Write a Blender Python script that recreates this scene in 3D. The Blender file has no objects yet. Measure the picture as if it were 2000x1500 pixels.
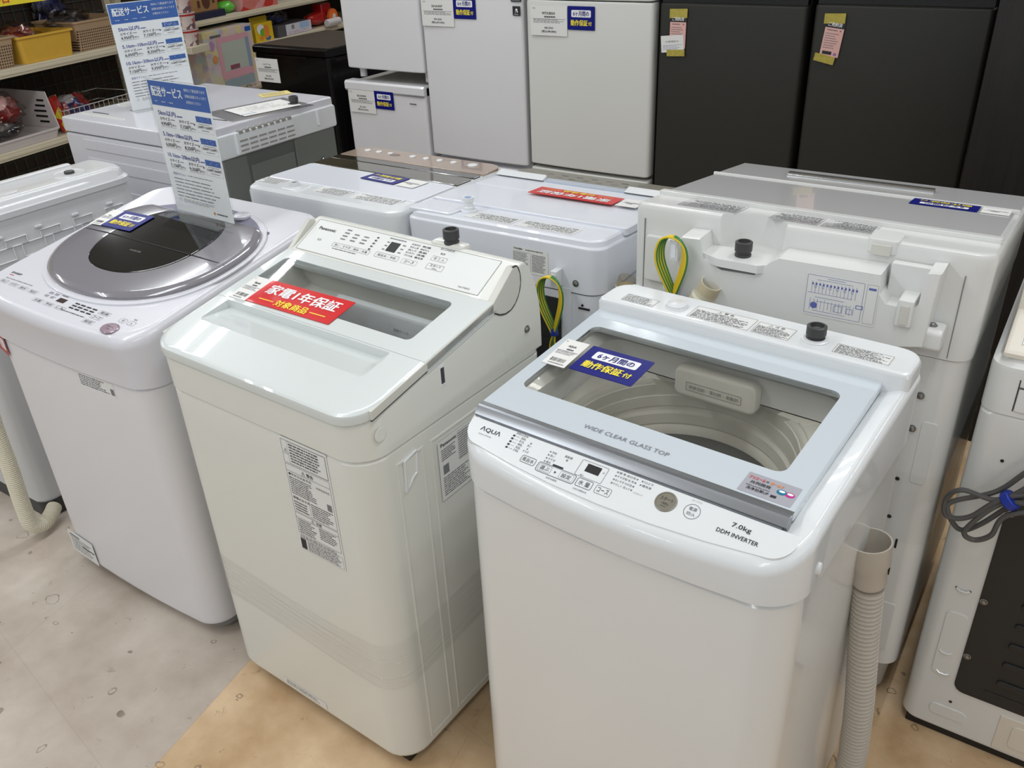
import bpy, bmesh, math, random
from mathutils import Vector as V, Matrix
random.seed(7)
S = bpy.context.scene
COL = S.collection
pi = math.pi

# ------------------------------------------------------------------ camera, world, exposure
F_PX, PITCH, ROLL, YAW, CAM_H = 1694.87, 0.51673773, -0.04879482, 0.611585, 1.6
cd = bpy.data.cameras.new('camera')
cam = bpy.data.objects.new('camera', cd)
COL.objects.link(cam)
fw = V((-math.sin(YAW) * math.cos(PITCH), math.cos(YAW) * math.cos(PITCH), -math.sin(PITCH)))
rt = V((math.cos(YAW), math.sin(YAW), 0))
up = rt.cross(fw)
r2 = rt * math.cos(ROLL) + up * math.sin(ROLL)
u2 = -rt * math.sin(ROLL) + up * math.cos(ROLL)
m = Matrix((r2, u2, -fw)).transposed().to_4x4()
m.translation = (0, 0, CAM_H)
cam.matrix_world = m
cd.sensor_fit = 'HORIZONTAL'
cd.sensor_width = 36.0
cd.lens = 36.0 * F_PX / 2000.0
cd.clip_start = 0.02
S.camera = cam
W = bpy.data.worlds.new('world')
S.world = W
W.use_nodes = True
W.node_tree.nodes['Background'].inputs[0].default_value = (0.92, 0.97, 1.0, 1)
W.node_tree.nodes['Background'].inputs[1].default_value = 0.52
S.view_settings.view_transform = 'Standard'
S.view_settings.look = 'None'
S.view_settings.gamma = 1.0
S.view_settings.use_curve_mapping = False
S.view_settings.exposure = 0.0
LAMP_POWER = 6.5          # watts of each fluorescent tube
LAMP_COL = (0.93, 0.97, 1.0)

# ------------------------------------------------------------------ materials
def lin(c):
    return tuple(((x / 255) / 12.92 if x / 255 <= 0.04045 else ((x / 255 + 0.055) / 1.055) ** 2.4) for x in c)

MATS = {}
def mat(name, rgb, rough=0.4, metal=0.0, coat=0.0, spec=0.5, noise=None, bump=0.0, bscale=300, alpha=None, sheen=0):
    if name in MATS: return MATS[name]
    M = bpy.data.materials.new(name); M.use_nodes = True
    nt = M.node_tree; b = nt.nodes['Principled BSDF']
    c = lin(rgb) + (1,)
    b.inputs['Base Color'].default_value = c
    b.inputs['Roughness'].default_value = rough
    b.inputs['Metallic'].default_value = metal
    b.inputs['Coat Weight'].default_value = coat
    b.inputs['Coat Roughness'].default_value = 0.03
    b.inputs['Specular IOR Level'].default_value = spec
    tc = nt.nodes.new('ShaderNodeTexCoord')
    if noise:
        sc, amt = noise
        n = nt.nodes.new('ShaderNodeTexNoise'); n.inputs['Scale'].default_value = sc; n.inputs['Detail'].default_value = 5
        nt.links.new(tc.outputs['Object'], n.inputs['Vector'])
        rr_ = nt.nodes.new('ShaderNodeValToRGB')
        rr_.color_ramp.elements[0].position = 0.3; rr_.color_ramp.elements[1].position = 0.7
        rr_.color_ramp.elements[0].color = tuple(x * (1 - amt) for x in c[:3]) + (1,)
        rr_.color_ramp.elements[1].color = c
        nt.links.new(n.outputs[0], rr_.inputs[0]); nt.links.new(rr_.outputs[0], b.inputs['Base Color'])
    if bump:
        n = nt.nodes.new('ShaderNodeTexNoise'); n.inputs['Scale'].default_value = bscale
        nt.links.new(tc.outputs['Object'], n.inputs['Vector'])
        bp = nt.nodes.new('ShaderNodeBump'); bp.inputs['Strength'].default_value = bump; bp.inputs['Distance'].default_value = 0.002
        nt.links.new(n.outputs[0], bp.inputs['Height']); nt.links.new(bp.outputs[0], b.inputs['Normal'])
    MATS[name] = M
    return M

def clear(name, rgb, rough=0.02, ior=1.45, strength=1.0, streak=False):
    """thin clear sheet: tinted transparency with a Fresnel gloss"""
    if name in MATS: return MATS[name]
    M = bpy.data.materials.new(name); M.use_nodes = True
    nt = M.node_tree; nt.nodes.clear()
    out = nt.nodes.new('ShaderNodeOutputMaterial')
    t = nt.nodes.new('ShaderNodeBsdfTransparent'); t.inputs[0].default_value = lin(rgb) + (1,)
    g = nt.nodes.new('ShaderNodeBsdfGlossy'); g.inputs['Roughness'].default_value = rough
    fr = nt.nodes.new('ShaderNodeFresnel')
    ge = nt.nodes.new('ShaderNodeNewGeometry'); im = nt.nodes.new('ShaderNodeMix')   # same reflectance entering and leaving a thin sheet
    im.inputs[2].default_value = ior; im.inputs[3].default_value = 1 / ior
    nt.links.new(ge.outputs['Backfacing'], im.inputs[0]); nt.links.new(im.outputs[0], fr.inputs[0])
    mx = nt.nodes.new('ShaderNodeMixShader')
    nt.links.new(fr.outputs[0], mx.inputs[0]); nt.links.new(t.outputs[0], mx.inputs[1]); nt.links.new(g.outputs[0], mx.inputs[2])
    nt.links.new(mx.outputs[0], out.inputs[0])
    if streak:
        tc = nt.nodes.new('ShaderNodeTexCoord'); mp = nt.nodes.new('ShaderNodeMapping')
        mp.inputs['Scale'].default_value = streak
        n = nt.nodes.new('ShaderNodeTexNoise'); n.inputs['Scale'].default_value = 1.0; n.inputs['Detail'].default_value = 4
        bp = nt.nodes.new('ShaderNodeBump'); bp.inputs['Strength'].default_value = 0.9; bp.inputs['Distance'].default_value = 0.006
        nt.links.new(tc.outputs['Object'], mp.inputs[0]); nt.links.new(mp.outputs[0], n.inputs['Vector'])
        nt.links.new(n.outputs[0], bp.inputs['Height']); nt.links.new(bp.outputs[0], g.inputs['Normal'])
    MATS[name] = M
    return M

aq_w = mat('white_plastic', (224, 227, 229), .28, coat=.35)
aq_steel = mat('white_enamel', (222, 223, 222), .22, coat=.3)
aq_lidw = mat('pearl_glass', (203, 212, 219), .12, coat=.8)
pa_w = mat('warm_white_plastic', (222, 223, 216), .3, coat=.3)
pa_lid = mat('grey_white_gloss', (213, 219, 218), .3, coat=1.0)
pa_side = mat('putty_plastic', (206, 205, 197), .4)
sh_w = mat('cool_white_plastic', (215, 215, 222), .3, coat=.4)
sh_body = mat('cool_white_enamel', (222, 221, 224), .28, coat=.3)
lm_w = mat('left_white_plastic', (206, 207, 209), .32, coat=.3)
hi_w = mat('ivory_white_plastic', (222, 223, 221), .32, coat=.3)
hi_top = mat('grey_white_top', (206, 206, 205), .16, coat=.6)
to_w = mat('blue_white_plastic', (222, 225, 233), .3, coat=.3)
fr_w = mat('fridge_white', (228, 227, 229), .3, coat=.3, bump=.03, bscale=60)
fr_m = mat('fridge_pale_grey', (224, 224, 219), .3, coat=.3, bump=.03, bscale=60)
fr_mg = mat('fridge_grey_side', (92, 92, 90), .45)
fr_d = mat('fridge_charcoal', (46, 45, 40), .45, noise=(220, .18))
fr_k = mat('fridge_black', (9, 8, 8), .25, coat=.12, spec=.25)
fr_kt = mat('fridge_black_top', (74, 64, 56), .35, bump=.2, bscale=500)
cream = mat('cream_plastic', (222, 215, 202), .4)
greyp = mat('grey_plastic', (126, 127, 126), .4)
dgrey = mat('dark_grey_plastic', (62, 63, 64), .5)
drumg = mat('grey_back_panel', (112, 117, 112), .5)
blk = mat('black', (16, 16, 17), .45)
blkp = mat('black_plate', (34, 35, 36), .5)
gripm = mat('brushed_grip', (150, 153, 158), .32, .85)
chrome = mat('chrome', (200, 203, 206), .12, 1.0)
steel = mat('screw_steel', (150, 150, 148), .3, 1.0)
silver = mat('silver_trim', (158, 161, 165), .25, .8)
ink = mat('black_ink', (38, 38, 42), .6)
microink = mat('fine_ink', (92, 92, 96), .6)
inkg = mat('grey_ink', (120, 121, 125), .6)
paper = mat('white_paper', (232, 231, 228), .55)
paperl = mat('white_label', (225, 226, 224), .35)
blue = mat('card_blue', (10, 18, 118), .35, coat=.08, spec=.25)
red = mat('card_red', (208, 16, 22), .3, coat=.15, spec=.3)
yel = mat('card_yellow', (246, 226, 60), .45)
whi = mat('card_white', (240, 240, 242), .4)
sgblue = mat('sign_blue', (38, 92, 172), .35, coat=.4)
hosew = mat('cream_hose', (219, 213, 192), .45)
hoseg = mat('grey_hose', (180, 172, 160), .5)
tapm = mat('tap_black', (58, 58, 58), .45)
wgrn = mat('wire_green', (58, 122, 60), .45)
wyel = mat('wire_yellow', (226, 196, 42), .45)
tie = mat('tie_blue', (24, 52, 160), .4)
cord = mat('cord_grey', (84, 83, 82), .5)
smoke = clear('smoked_window', (96, 96, 98), .02)
smoke2 = clear('smoked_pane_brown', (130, 126, 108), .02)
aqwin = clear('bronze_window', (250, 249, 246), .02)
pawin = clear('clear_window', (252, 253, 253), .02)
acryl = clear('clear_acrylic', (253, 254, 254), .01, 1.35)
film = clear('stretch_film', (253, 253, 253), .08, 1.34, streak=(2, 2, 240))
grey_lid = mat('grey_oval_lid', (128, 126, 132), .14, coat=.8)
mauve = mat('mauve_button', (150, 128, 140), .25, coat=.5)
tubm = mat('grey_tub', (228, 228, 223), .4)
tubs = mat('steel_tub', (176, 178, 180), .35, .3)
shelfm = mat('cream_shelf', (206, 196, 172), .45)
shelfback = mat('brown_back_panel', (58, 44, 34), .7, noise=(6, .4))
wired = mat('dark_wire', (60, 78, 74), .5)
wirew = mat('white_wire', (205, 200, 196), .4)
champ = mat('champagne_panel', (178, 156, 138), .2, .35, coat=.6)
taupe = mat('taupe_panel', (128, 124, 112), .3, coat=.1)
tape = mat('yellow_tape', (190, 174, 76), .5, noise=(90, .25))
pink = mat('pink_paper', (226, 178, 170), .6)

# perforated tan basket
def perf():
    M = mat('tan_basket', (176, 148, 116), .55)
    nt = M.node_tree; b = nt.nodes['Principled BSDF']
    tc = nt.nodes.new('ShaderNodeTexCoord'); sp = nt.nodes.new('ShaderNodeSeparateXYZ')
    nt.links.new(tc.outputs['Object'], sp.inputs[0])
    def frac(o, s):
        a = nt.nodes.new('ShaderNodeMath'); a.operation = 'MULTIPLY'; a.inputs[1].default_value = s
        f = nt.nodes.new('ShaderNodeMath'); f.operation = 'FRACT'
        c = nt.nodes.new('ShaderNodeMath'); c.operation = 'SUBTRACT'; c.inputs[1].default_value = .5
        d = nt.nodes.new('ShaderNodeMath'); d.operation = 'ABSOLUTE'
        nt.links.new(o, a.inputs[0]); nt.links.new(a.outputs[0], f.inputs[0]); nt.links.new(f.outputs[0], c.inputs[0]); nt.links.new(c.outputs[0], d.inputs[0])
        return d.outputs[0]
    fx = frac(sp.outputs[0], 85); fz = frac(sp.outputs[2], 85)
    mxm = nt.nodes.new('ShaderNodeMath'); mxm.operation = 'MAXIMUM'
    nt.links.new(fx, mxm.inputs[0]); nt.links.new(fz, mxm.inputs[1])
    lt = nt.nodes.new('ShaderNodeMath'); lt.operation = 'LESS_THAN'; lt.inputs[1].default_value = .27
    nt.links.new(mxm.outputs[0], lt.inputs[0])
    # holes only in the lower two thirds of the wall
    zl = nt.nodes.new('ShaderNodeMath'); zl.operation = 'LESS_THAN'; zl.inputs[1].default_value = .092
    nt.links.new(sp.outputs[2], zl.inputs[0])
    mu = nt.nodes.new('ShaderNodeMath'); mu.operation = 'MULTIPLY'
    nt.links.new(lt.outputs[0], mu.inputs[0]); nt.links.new(zl.outputs[0], mu.inputs[1])
    mc = nt.nodes.new('ShaderNodeMix'); mc.data_type = 'RGBA'
    mc.inputs[6].default_value = lin((176, 148, 116)) + (1,); mc.inputs[7].default_value = lin((40, 30, 24)) + (1,)
    nt.links.new(mu.outputs[0], mc.inputs[0]); nt.links.new(mc.outputs[2], b.inputs['Base Color'])
    return M
tanb = perf()

def woodmat():
    M = mat('dark_woodgrain', (30, 26, 24), .5)
    nt = M.node_tree; b = nt.nodes['Principled BSDF']
    tc = nt.nodes.new('ShaderNodeTexCoord'); mp = nt.nodes.new('ShaderNodeMapping'); mp.inputs['Scale'].default_value = (110, 110, 3)
    n = nt.nodes.new('ShaderNodeTexNoise'); n.inputs['Scale'].default_value = 1; n.inputs['Detail'].default_value = 6
    r = nt.nodes.new('ShaderNodeValToRGB')
    r.color_ramp.elements[0].position = .35; r.color_ramp.elements[0].color = lin((13, 10, 9)) + (1,)
    r.color_ramp.elements[1].position = .75; r.color_ramp.elements[1].color = lin((32, 27, 24)) + (1,)
    nt.links.new(tc.outputs['Object'], mp.inputs[0]); nt.links.new(mp.outputs[0], n.inputs['Vector'])
    nt.links.new(n.outputs[0], r.inputs[0]); nt.links.new(r.outputs[0], b.inputs['Base Color'])
    return M
wood = woodmat()

def patch(name, cols, scale=40, rough=.3, coat=.5, bump=.3):
    """printed packaging: patches of several colours"""
    if name in MATS: return MATS[name]
    M = mat(name, cols[0], rough, coat=coat)
    nt = M.node_tree; b = nt.nodes['Principled BSDF']
    tc = nt.nodes.new('ShaderNodeTexCoord'); n = nt.nodes.new('ShaderNodeTexVoronoi'); n.inputs['Scale'].default_value = scale
    nt.links.new(tc.outputs['Object'], n.inputs['Vector'])
    sp = nt.nodes.new('ShaderNodeSeparateColor'); nt.links.new(n.outputs['Color'], sp.inputs[0])
    r = nt.nodes.new('ShaderNodeValToRGB'); r.color_ramp.interpolation = 'CONSTANT'
    els = r.color_ramp.elements
    while len(els) < len(cols): els.new(.5)
    for i, c in enumerate(cols):
        els[i].position = i / len(cols); els[i].color = lin(c) + (1,)
    nt.links.new(sp.outputs[0], r.inputs[0]); nt.links.new(r.outputs[0], b.inputs['Base Color'])
    if bump:
        bp = nt.nodes.new('ShaderNodeBump'); bp.inputs['Strength'].default_value = bump; bp.inputs['Distance'].default_value = .01
        n2 = nt.nodes.new('ShaderNodeTexNoise'); n2.inputs['Scale'].default_value = scale
        nt.links.new(tc.outputs['Object'], n2.inputs['Vector'])
        nt.links.new(n2.outputs[0], bp.inputs['Height']); nt.links.new(bp.outputs[0], b.inputs['Normal'])
    return M

def floormat():
    M = mat('floor_vinyl', (190, 178, 165), .32)
    nt = M.node_tree; b = nt.nodes['Principled BSDF']; L = nt.links.new
    tc = nt.nodes.new('ShaderNodeTexCoord'); sp = nt.nodes.new('ShaderNodeSeparateXYZ'); L(tc.outputs['Object'], sp.inputs[0])
    # beige tiles on the right of the seam, grey tiles on the left; the seam runs a little askew
    mo = nt.nodes.new('ShaderNodeMath'); mo.operation = 'MULTIPLY_ADD'; mo.inputs[1].default_value = .17; L(sp.outputs[1], mo.inputs[0]); L(sp.outputs[0], mo.inputs[2])
    gt = nt.nodes.new('ShaderNodeMath'); gt.operation = 'GREATER_THAN'; gt.inputs[1].default_value = -1.275; L(mo.outputs[0], gt.inputs[0])
    gy = nt.nodes.new('ShaderNodeMath'); gy.operation = 'GREATER_THAN'; gy.inputs[1].default_value = .1; L(sp.outputs[1], gy.inputs[0])  # beige stops before the unseen foreground, kept grey to cut warm bounce
    gm = nt.nodes.new('ShaderNodeMath'); gm.operation = 'MULTIPLY'; L(gt.outputs[0], gm.inputs[0]); L(gy.outputs[0], gm.inputs[1]); gt = gm
    def noise(s, d, lo, hi, c0, c1, rough=.6, dist=0):
        n = nt.nodes.new('ShaderNodeTexNoise'); n.inputs['Scale'].default_value = s; n.inputs['Detail'].default_value = d; n.inputs['Roughness'].default_value = rough
        n.inputs['Distortion'].default_value = dist
        L(tc.outputs['Object'], n.inputs['Vector'])
        r = nt.nodes.new('ShaderNodeValToRGB'); r.color_ramp.elements[0].position = lo; r.color_ramp.elements[1].position = hi
        r.color_ramp.elements[0].color = c0; r.color_ramp.elements[1].color = c1
        L(n.outputs[0], r.inputs[0]); return r.outputs[0]
    g = noise(5, 6, .3, .7, lin((176, 162, 148)) + (1,), lin((208, 197, 185)) + (1,))
    e = noise(6, 6, .3, .7, lin((186, 152, 112)) + (1,), lin((226, 198, 162)) + (1,))
    mx = nt.nodes.new('ShaderNodeMix'); mx.data_type = 'RGBA'; L(gt.outputs[0], mx.inputs[0]); L(g, mx.inputs[6]); L(e, mx.inputs[7])
    st = noise(9, 8, .30, .37, (.42, .36, .3, 1), (1, 1, 1, 1), .7, 1.5)
    st2 = noise(30, 4, .26, .31, (.35, .3, .25, 1), (1, 1, 1, 1), .6, .5)
    cur = mx.outputs[2]
    for s_ in (st, st2):
        m2 = nt.nodes.new('ShaderNodeMix'); m2.data_type = 'RGBA'; m2.blend_type = 'MULTIPLY'; m2.inputs[0].default_value = .75
        L(cur, m2.inputs[6]); L(s_, m2.inputs[7]); cur = m2.outputs[2]
    # round scuff rings and specks left by appliance feet
    for sc, r0, wd, keep in ((8.5, .15, .012, .7), (15, .14, .02, .75), (30, 0, .07, .8)):
        v = nt.nodes.new('ShaderNodeTexVoronoi'); v.inputs['Scale'].default_value = sc; v.inputs['Randomness'].default_value = 1
        dn = nt.nodes.new('ShaderNodeTexNoise'); dn.inputs['Scale'].default_value = 26; L(tc.outputs['Object'], dn.inputs['Vector'])
        ad = nt.nodes.new('ShaderNodeVectorMath'); ad.operation = 'MULTIPLY_ADD'; ad.inputs[1].default_value = (.03, .03, 0); L(dn.outputs['Color'], ad.inputs[0]); L(tc.outputs['Object'], ad.inputs[2])
        L(ad.outputs[0], v.inputs['Vector'])
        sb = nt.nodes.new('ShaderNodeMath'); sb.operation = 'SUBTRACT'; sb.inputs[1].default_value = r0; L(v.outputs['Distance'], sb.inputs[0])
        ab = nt.nodes.new('ShaderNodeMath'); ab.operation = 'ABSOLUTE'; L(sb.outputs[0], ab.inputs[0])
        lt = nt.nodes.new('ShaderNodeMath'); lt.operation = 'LESS_THAN'; lt.inputs[1].default_value = wd; L(ab.outputs[0], lt.inputs[0])
        sc_ = nt.nodes.new('ShaderNodeSeparateColor'); L(v.outputs['Color'], sc_.inputs[0])
        kp = nt.nodes.new('ShaderNodeMath'); kp.operation = 'GREATER_THAN'; kp.inputs[1].default_value = keep; L(sc_.outputs[0], kp.inputs[0])
        pr = nt.nodes.new('ShaderNodeMath'); pr.operation = 'MULTIPLY'; L(lt.outputs[0], pr.inputs[0]); L(kp.outputs[0], pr.inputs[1])
        p2 = nt.nodes.new('ShaderNodeMath'); p2.operation = 'MULTIPLY'; L(pr.outputs[0], p2.inputs[0]); L(dn.outputs[0], p2.inputs[1])
        mm = nt.nodes.new('ShaderNodeMix'); mm.data_type = 'RGBA'; L(p2.outputs[0], mm.inputs[0]); L(cur, mm.inputs[6]); mm.inputs[7].default_value = (.12, .085, .06, 1); cur = mm.outputs[2]
    # tile joints
    def joint(o, off, per):
        a = nt.nodes.new('ShaderNodeMath'); a.operation = 'ADD'; a.inputs[1].default_value = off; L(o, a.inputs[0])
        p = nt.nodes.new('ShaderNodeMath'); p.operation = 'PINGPONG'; p.inputs[1].default_value = per / 2; L(a.outputs[0], p.inputs[0])
        l = nt.nodes.new('ShaderNodeMath'); l.operation = 'LESS_THAN'; l.inputs[1].default_value = .0012; L(p.outputs[0], l.inputs[0]); return l.outputs[0]
    nx = nt.nodes.new('ShaderNodeMath'); nx.operation = 'MULTIPLY_ADD'; nx.inputs[1].default_value = .17; L(sp.outputs[0], nx.inputs[0])
    sub = nt.nodes.new('ShaderNodeMath'); sub.operation = 'MULTIPLY_ADD'; sub.inputs[1].default_value = .17; L(sp.outputs[0], sub.inputs[0]); L(sp.outputs[1], sub.inputs[2])
    j1 = joint(mo.outputs[0], 1.275, .6); j2 = joint(sub.outputs[0], -.235, .6)
    jm = nt.nodes.new('ShaderNodeMath'); jm.operation = 'MAXIMUM'; L(j1, jm.inputs[0]); L(j2, jm.inputs[1])
    ja = nt.nodes.new('ShaderNodeMath'); ja.operation = 'MULTIPLY'; ja.inputs[1].default_value = .18; L(jm.outputs[0], ja.inputs[0])
    m3 = nt.nodes.new('ShaderNodeMix'); m3.data_type = 'RGBA'; L(ja.outputs[0], m3.inputs[0]); L(cur, m3.inputs[6]); m3.inputs[7].default_value = (.25, .2, .16, 1)
    L(m3.outputs[2], b.inputs['Base Color'])
    return M
floorm = floormat()

# ------------------------------------------------------------------ mesh builder
_T = {}
def text_mesh(t, bold):
    k = (t, bold)
    if k in _T: return _T[k]
    c = bpy.data.curves.new('t', 'FONT'); c.body = t; c.offset = bold; c.resolution_u = 2
    o = bpy.data.objects.new('t', c); COL.objects.link(o)
    bpy.context.view_layer.update()
    me = o.to_mesh()
    vs = [tuple(v.co[:2]) for v in me.vertices]; fs = [tuple(p.vertices) for p in me.polygons]
    o.to_mesh_clear()
    bpy.data.objects.remove(o); bpy.data.curves.remove(c)
    _T[k] = (vs, fs)
    return _T[k]

def rr(x0, x1, y0, y1, r, z, n=5, bow=0.0, mf=6, ms=2):
    """rounded rectangle ring, counter-clockwise from the front edge; r = one radius or (FL,FR,BR,BL)"""
    if not isinstance(r, (tuple, list)): r = (r,) * 4
    fl, fr, br, bl = r
    P = []
    def seg(a, b, k):
        for i in range(1, k): P.append((a[0] + (b[0] - a[0]) * i / k, a[1] + (b[1] - a[1]) * i / k))
    def arc(cx, cy, rad, a0):
        for i in range(n + 1):
            a = a0 + (pi / 2) * i / n
            P.append((cx + rad * math.cos(a), cy + rad * math.sin(a)))
    arc(x0 + fl, y0 + fl, fl, pi); seg((x0 + fl, y0), (x1 - fr, y0), mf)
    arc(x1 - fr, y0 + fr, fr, 1.5 * pi); seg((x1, y0 + fr), (x1, y1 - br), ms)
    arc(x1 - br, y1 - br, br, 0); seg((x1 - br, y1), (x0 + bl, y1), mf)
    arc(x0 + bl, y1 - bl, bl, pi / 2); seg((x0, y1 - bl), (x0, y0 + fl), ms)
    xc, hw, d = (x0 + x1) / 2, (x1 - x0) / 2, (y1 - y0)
    out = []
    for x, y in P:
        if bow:
            w = max(0, 1 - (y - y0) / (d * .5))
            y -= bow * (1 - ((x - xc) / hw) ** 2) * w
        out.append((x, y, z(x, y) if callable(z) else z))
    return out

class MB:
    def __init__(s): s.v = []; s.f = []; s.m = []; s.mats = []
    def mi(s, mt):
        if mt not in s.mats: s.mats.append(mt)
        return s.mats.index(mt)
    def add(s, vs, fs, mt):
        o = len(s.v); i = s.mi(mt)
        s.v += [tuple(v) for v in vs]
        for f in fs: s.f.append(tuple(a + o for a in f)); s.m.append(i)
        return s
    def loft(s, rings, mt, c0=True, c1=True):
        n = len(rings[0]); vs = [p for r in rings for p in r]; fs = []
        for k in range(len(rings) - 1):
            for i in range(n):
                j = (i + 1) % n
                fs.append((k * n + i, k * n + j, (k + 1) * n + j, (k + 1) * n + i))
        if c0: fs.append(tuple(range(n - 1, -1, -1)))
        if c1: fs.append(tuple((len(rings) - 1) * n + i for i in range(n)))
        return s.add(vs, fs, mt)
    def box(s, x0, x1, y0, y1, z0, z1, mt, b=.003, r=None):
        dx, dy, dz = x1 - x0, y1 - y0, z1 - z0
        b = min(b, dx * .45, dy * .45, dz * .45)
        if r and dy <= dx and dy < dz:      # thin plate facing front/back: round its outline in x-z
            r = min(r, dx * .48, dz * .48)
            def Q(i, y): return [(p[0], y, p[1]) for p in rr(x0 + i, x1 - i, z0 + i, z1 - i, max(r - i, b * .2), 0, 4, mf=1, ms=1)]
            return s.loft([Q(b, y0), Q(b * .3, y0 + b * .3), Q(0, y0 + b), Q(0, y1 - b), Q(b, y1)], mt)
        if r and dx < dy and dx < dz:
            r = min(r, dy * .48, dz * .48)
            def Q(i, x): return [(x, p[0], p[1]) for p in rr(y0 + i, y1 - i, z0 + i, z1 - i, max(r - i, b * .2), 0, 4, mf=1, ms=1)]
            return s.loft([Q(b, x0), Q(0, x0 + b), Q(0, x1 - b), Q(b * .3, x1 - b * .3), Q(b, x1)], mt)
        r = min(r if r else b, dx * .48, dy * .48)
        def R(i, z): return rr(x0 + i, x1 - i, y0 + i, y1 - i, max(r - i, b * .2), z, 3, mf=1, ms=1)
        return s.loft([R(b, z0), R(b * .3, z0 + b * .3), R(0, z0 + b), R(0, z1 - b), R(b * .3, z1 - b * .3), R(b, z1)], mt)
    def boxm(s, M4, sx, sy, sz, mt, b=.002):
        t = MB(); t.box(-sx / 2, sx / 2, -sy / 2, sy / 2, -sz / 2, sz / 2, mt, b)
        return s.add([M4 @ V(p) for p in t.v], t.f, mt)
    def quad(s, a, b, c, d, mt): return s.add([a, b, c, d], [(0, 1, 2, 3)], mt)
    def prism(s, poly, x0, x1, mt, b=0.0):
        """polygon in (y,z) pushed along x; b rounds the two end outlines inwards"""
        n = len(poly)
        cy = sum(p[0] for p in poly) / n; cz = sum(p[1] for p in poly) / n
        def sh(k):
            o = []
            for i in range(n):
                a, p, c = poly[i - 1], poly[i], poly[(i + 1) % n]
                d1 = V((p[0] - a[0], p[1] - a[1])); d2 = V((c[0] - p[0], c[1] - p[1]))
                n1 = V((d1.y, -d1.x)).normalized(); n2 = V((d2.y, -d2.x)).normalized()
                nn = (n1 + n2)
                nn = nn.normalized() if nn.length > 1e-6 else n1
                o.append((p[0] - nn.x * k * s._w, p[1] - nn.y * k * s._w))
            return o
        area = sum(poly[i][0] * poly[(i + 1) % n][1] - poly[(i + 1) % n][0] * poly[i][1] for i in range(n))
        s._w = 1 if area > 0 else -1
        def ring(x, k): return [(x, y, z) for y, z in sh(k)]
        if b: rs = [ring(x0, b), ring(x0 + b * .3, b * .3), ring(x0 + b, 0), ring(x1 - b, 0), ring(x1 - b * .3, b * .3), ring(x1, b)]
        else: rs = [ring(x0, 0), ring(x1, 0)]
        return s.loft(rs, mt)
    def tube(s, path, r, mt, n=10, closed=False, caps=True):
        pts = [V(p) for p in path]; N = len(pts); R = r if isinstance(r, (list, tuple)) else [r] * N
        rings = []; nrm = None
        for i in range(N):
            if closed: t = pts[(i + 1) % N] - pts[i - 1]
            else: t = pts[min(i + 1, N - 1)] - pts[max(i - 1, 0)]
            t.normalize()
            if nrm is None: nrm = t.orthogonal().normalized()
            nrm = (nrm - t * nrm.dot(t))
            nrm = nrm.normalized() if nrm.length > 1e-5 else t.orthogonal().normalized()
            bn = t.cross(nrm)
            rings.append([tuple(pts[i] + (nrm * math.cos(2 * pi * k / n) + bn * math.sin(2 * pi * k / n)) * R[i]) for k in range(n)])
        if closed: rings.append(rings[0])
        return s.loft(rings, mt, caps and not closed, caps and not closed)
    def lathe(s, prof, c, mt, n=24, ax=None, sx=1.0, sy=1.0, c0=True, c1=True):
        ax = V(ax).normalized() if ax else V((0, 0, 1))
        u = V((1, 0, 0)) if abs(ax.x) < .9 else V((0, 1, 0))
        u = (u - ax * u.dot(ax)).normalized(); w = ax.cross(u)
        c = V(c)
        rings = [[tuple(c + ax * h + (u * math.cos(2 * pi * k / n) * sx + w * math.sin(2 * pi * k / n) * sy) * r) for k in range(n)] for r, h in prof]
        return s.loft(rings, mt, c0, c1)
    def blob(s, c, sx, sy, sz, mt, seed=0, amp=.25, lv=3):
        b = bmesh.new(); bmesh.ops.create_icosphere(b, subdivisions=lv, radius=1)
        from mathutils import noise as N_
        vs = []
        for v in b.verts:
            p = v.co.copy(); k = 1 + amp * N_.noise(p * 1.8 + V((seed * 3.1, seed, 0))) + amp * .5 * N_.noise(p * 4.5 + V((seed, 0, seed)))
            vs.append((c[0] + p.x * k * sx, c[1] + p.y * k * sy, c[2] + p.z * k * sz))
        b.verts.index_update()
        fs = [tuple(x.index for x in f.verts) for f in b.faces]; b.free()
        return s.add(vs, fs, mt)
    def build(s, name, parent=None, ang=35, loc=None):
        me = bpy.data.meshes.new(name)
        me.from_pydata(s.v, [], s.f)
        for mt in s.mats: me.materials.append(mt)
        me.polygons.foreach_set('material_index', s.m)
        b = bmesh.new(); b.from_mesh(me); bmesh.ops.recalc_face_normals(b, faces=b.faces); b.to_mesh(me); b.free()
        me.polygons.foreach_set('use_smooth', [True] * len(me.polygons))
        me.set_sharp_from_angle(angle=math.radians(ang))
        me.update()
        o = bpy.data.objects.new(name, me); COL.objects.link(o)
        w = o.modifiers.new('normals', 'WEIGHTED_NORMAL'); w.keep_sharp = True; w.weight = 60
        if parent: o.parent = parent
        if loc: o.location = loc
        return o

def carve(o, cutter):
    """cut a hollow into a mesh for good"""
    c = cutter.build('cutter', o.parent)
    c.modifiers.clear(); o.modifiers.clear()
    m_ = o.modifiers.new('cut', 'BOOLEAN'); m_.operation = 'DIFFERENCE'; m_.object = c; m_.solver = 'EXACT'
    bpy.context.view_layer.update()
    me = bpy.data.meshes.new_from_object(o.evaluated_get(bpy.context.evaluated_depsgraph_get()))
    o.modifiers.clear(); o.data = me; me.set_sharp_from_angle(angle=math.radians(35))
    w = o.modifiers.new('normals', 'WEIGHTED_NORMAL'); w.keep_sharp = True; w.weight = 60
    bpy.data.objects.remove(c)

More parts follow.
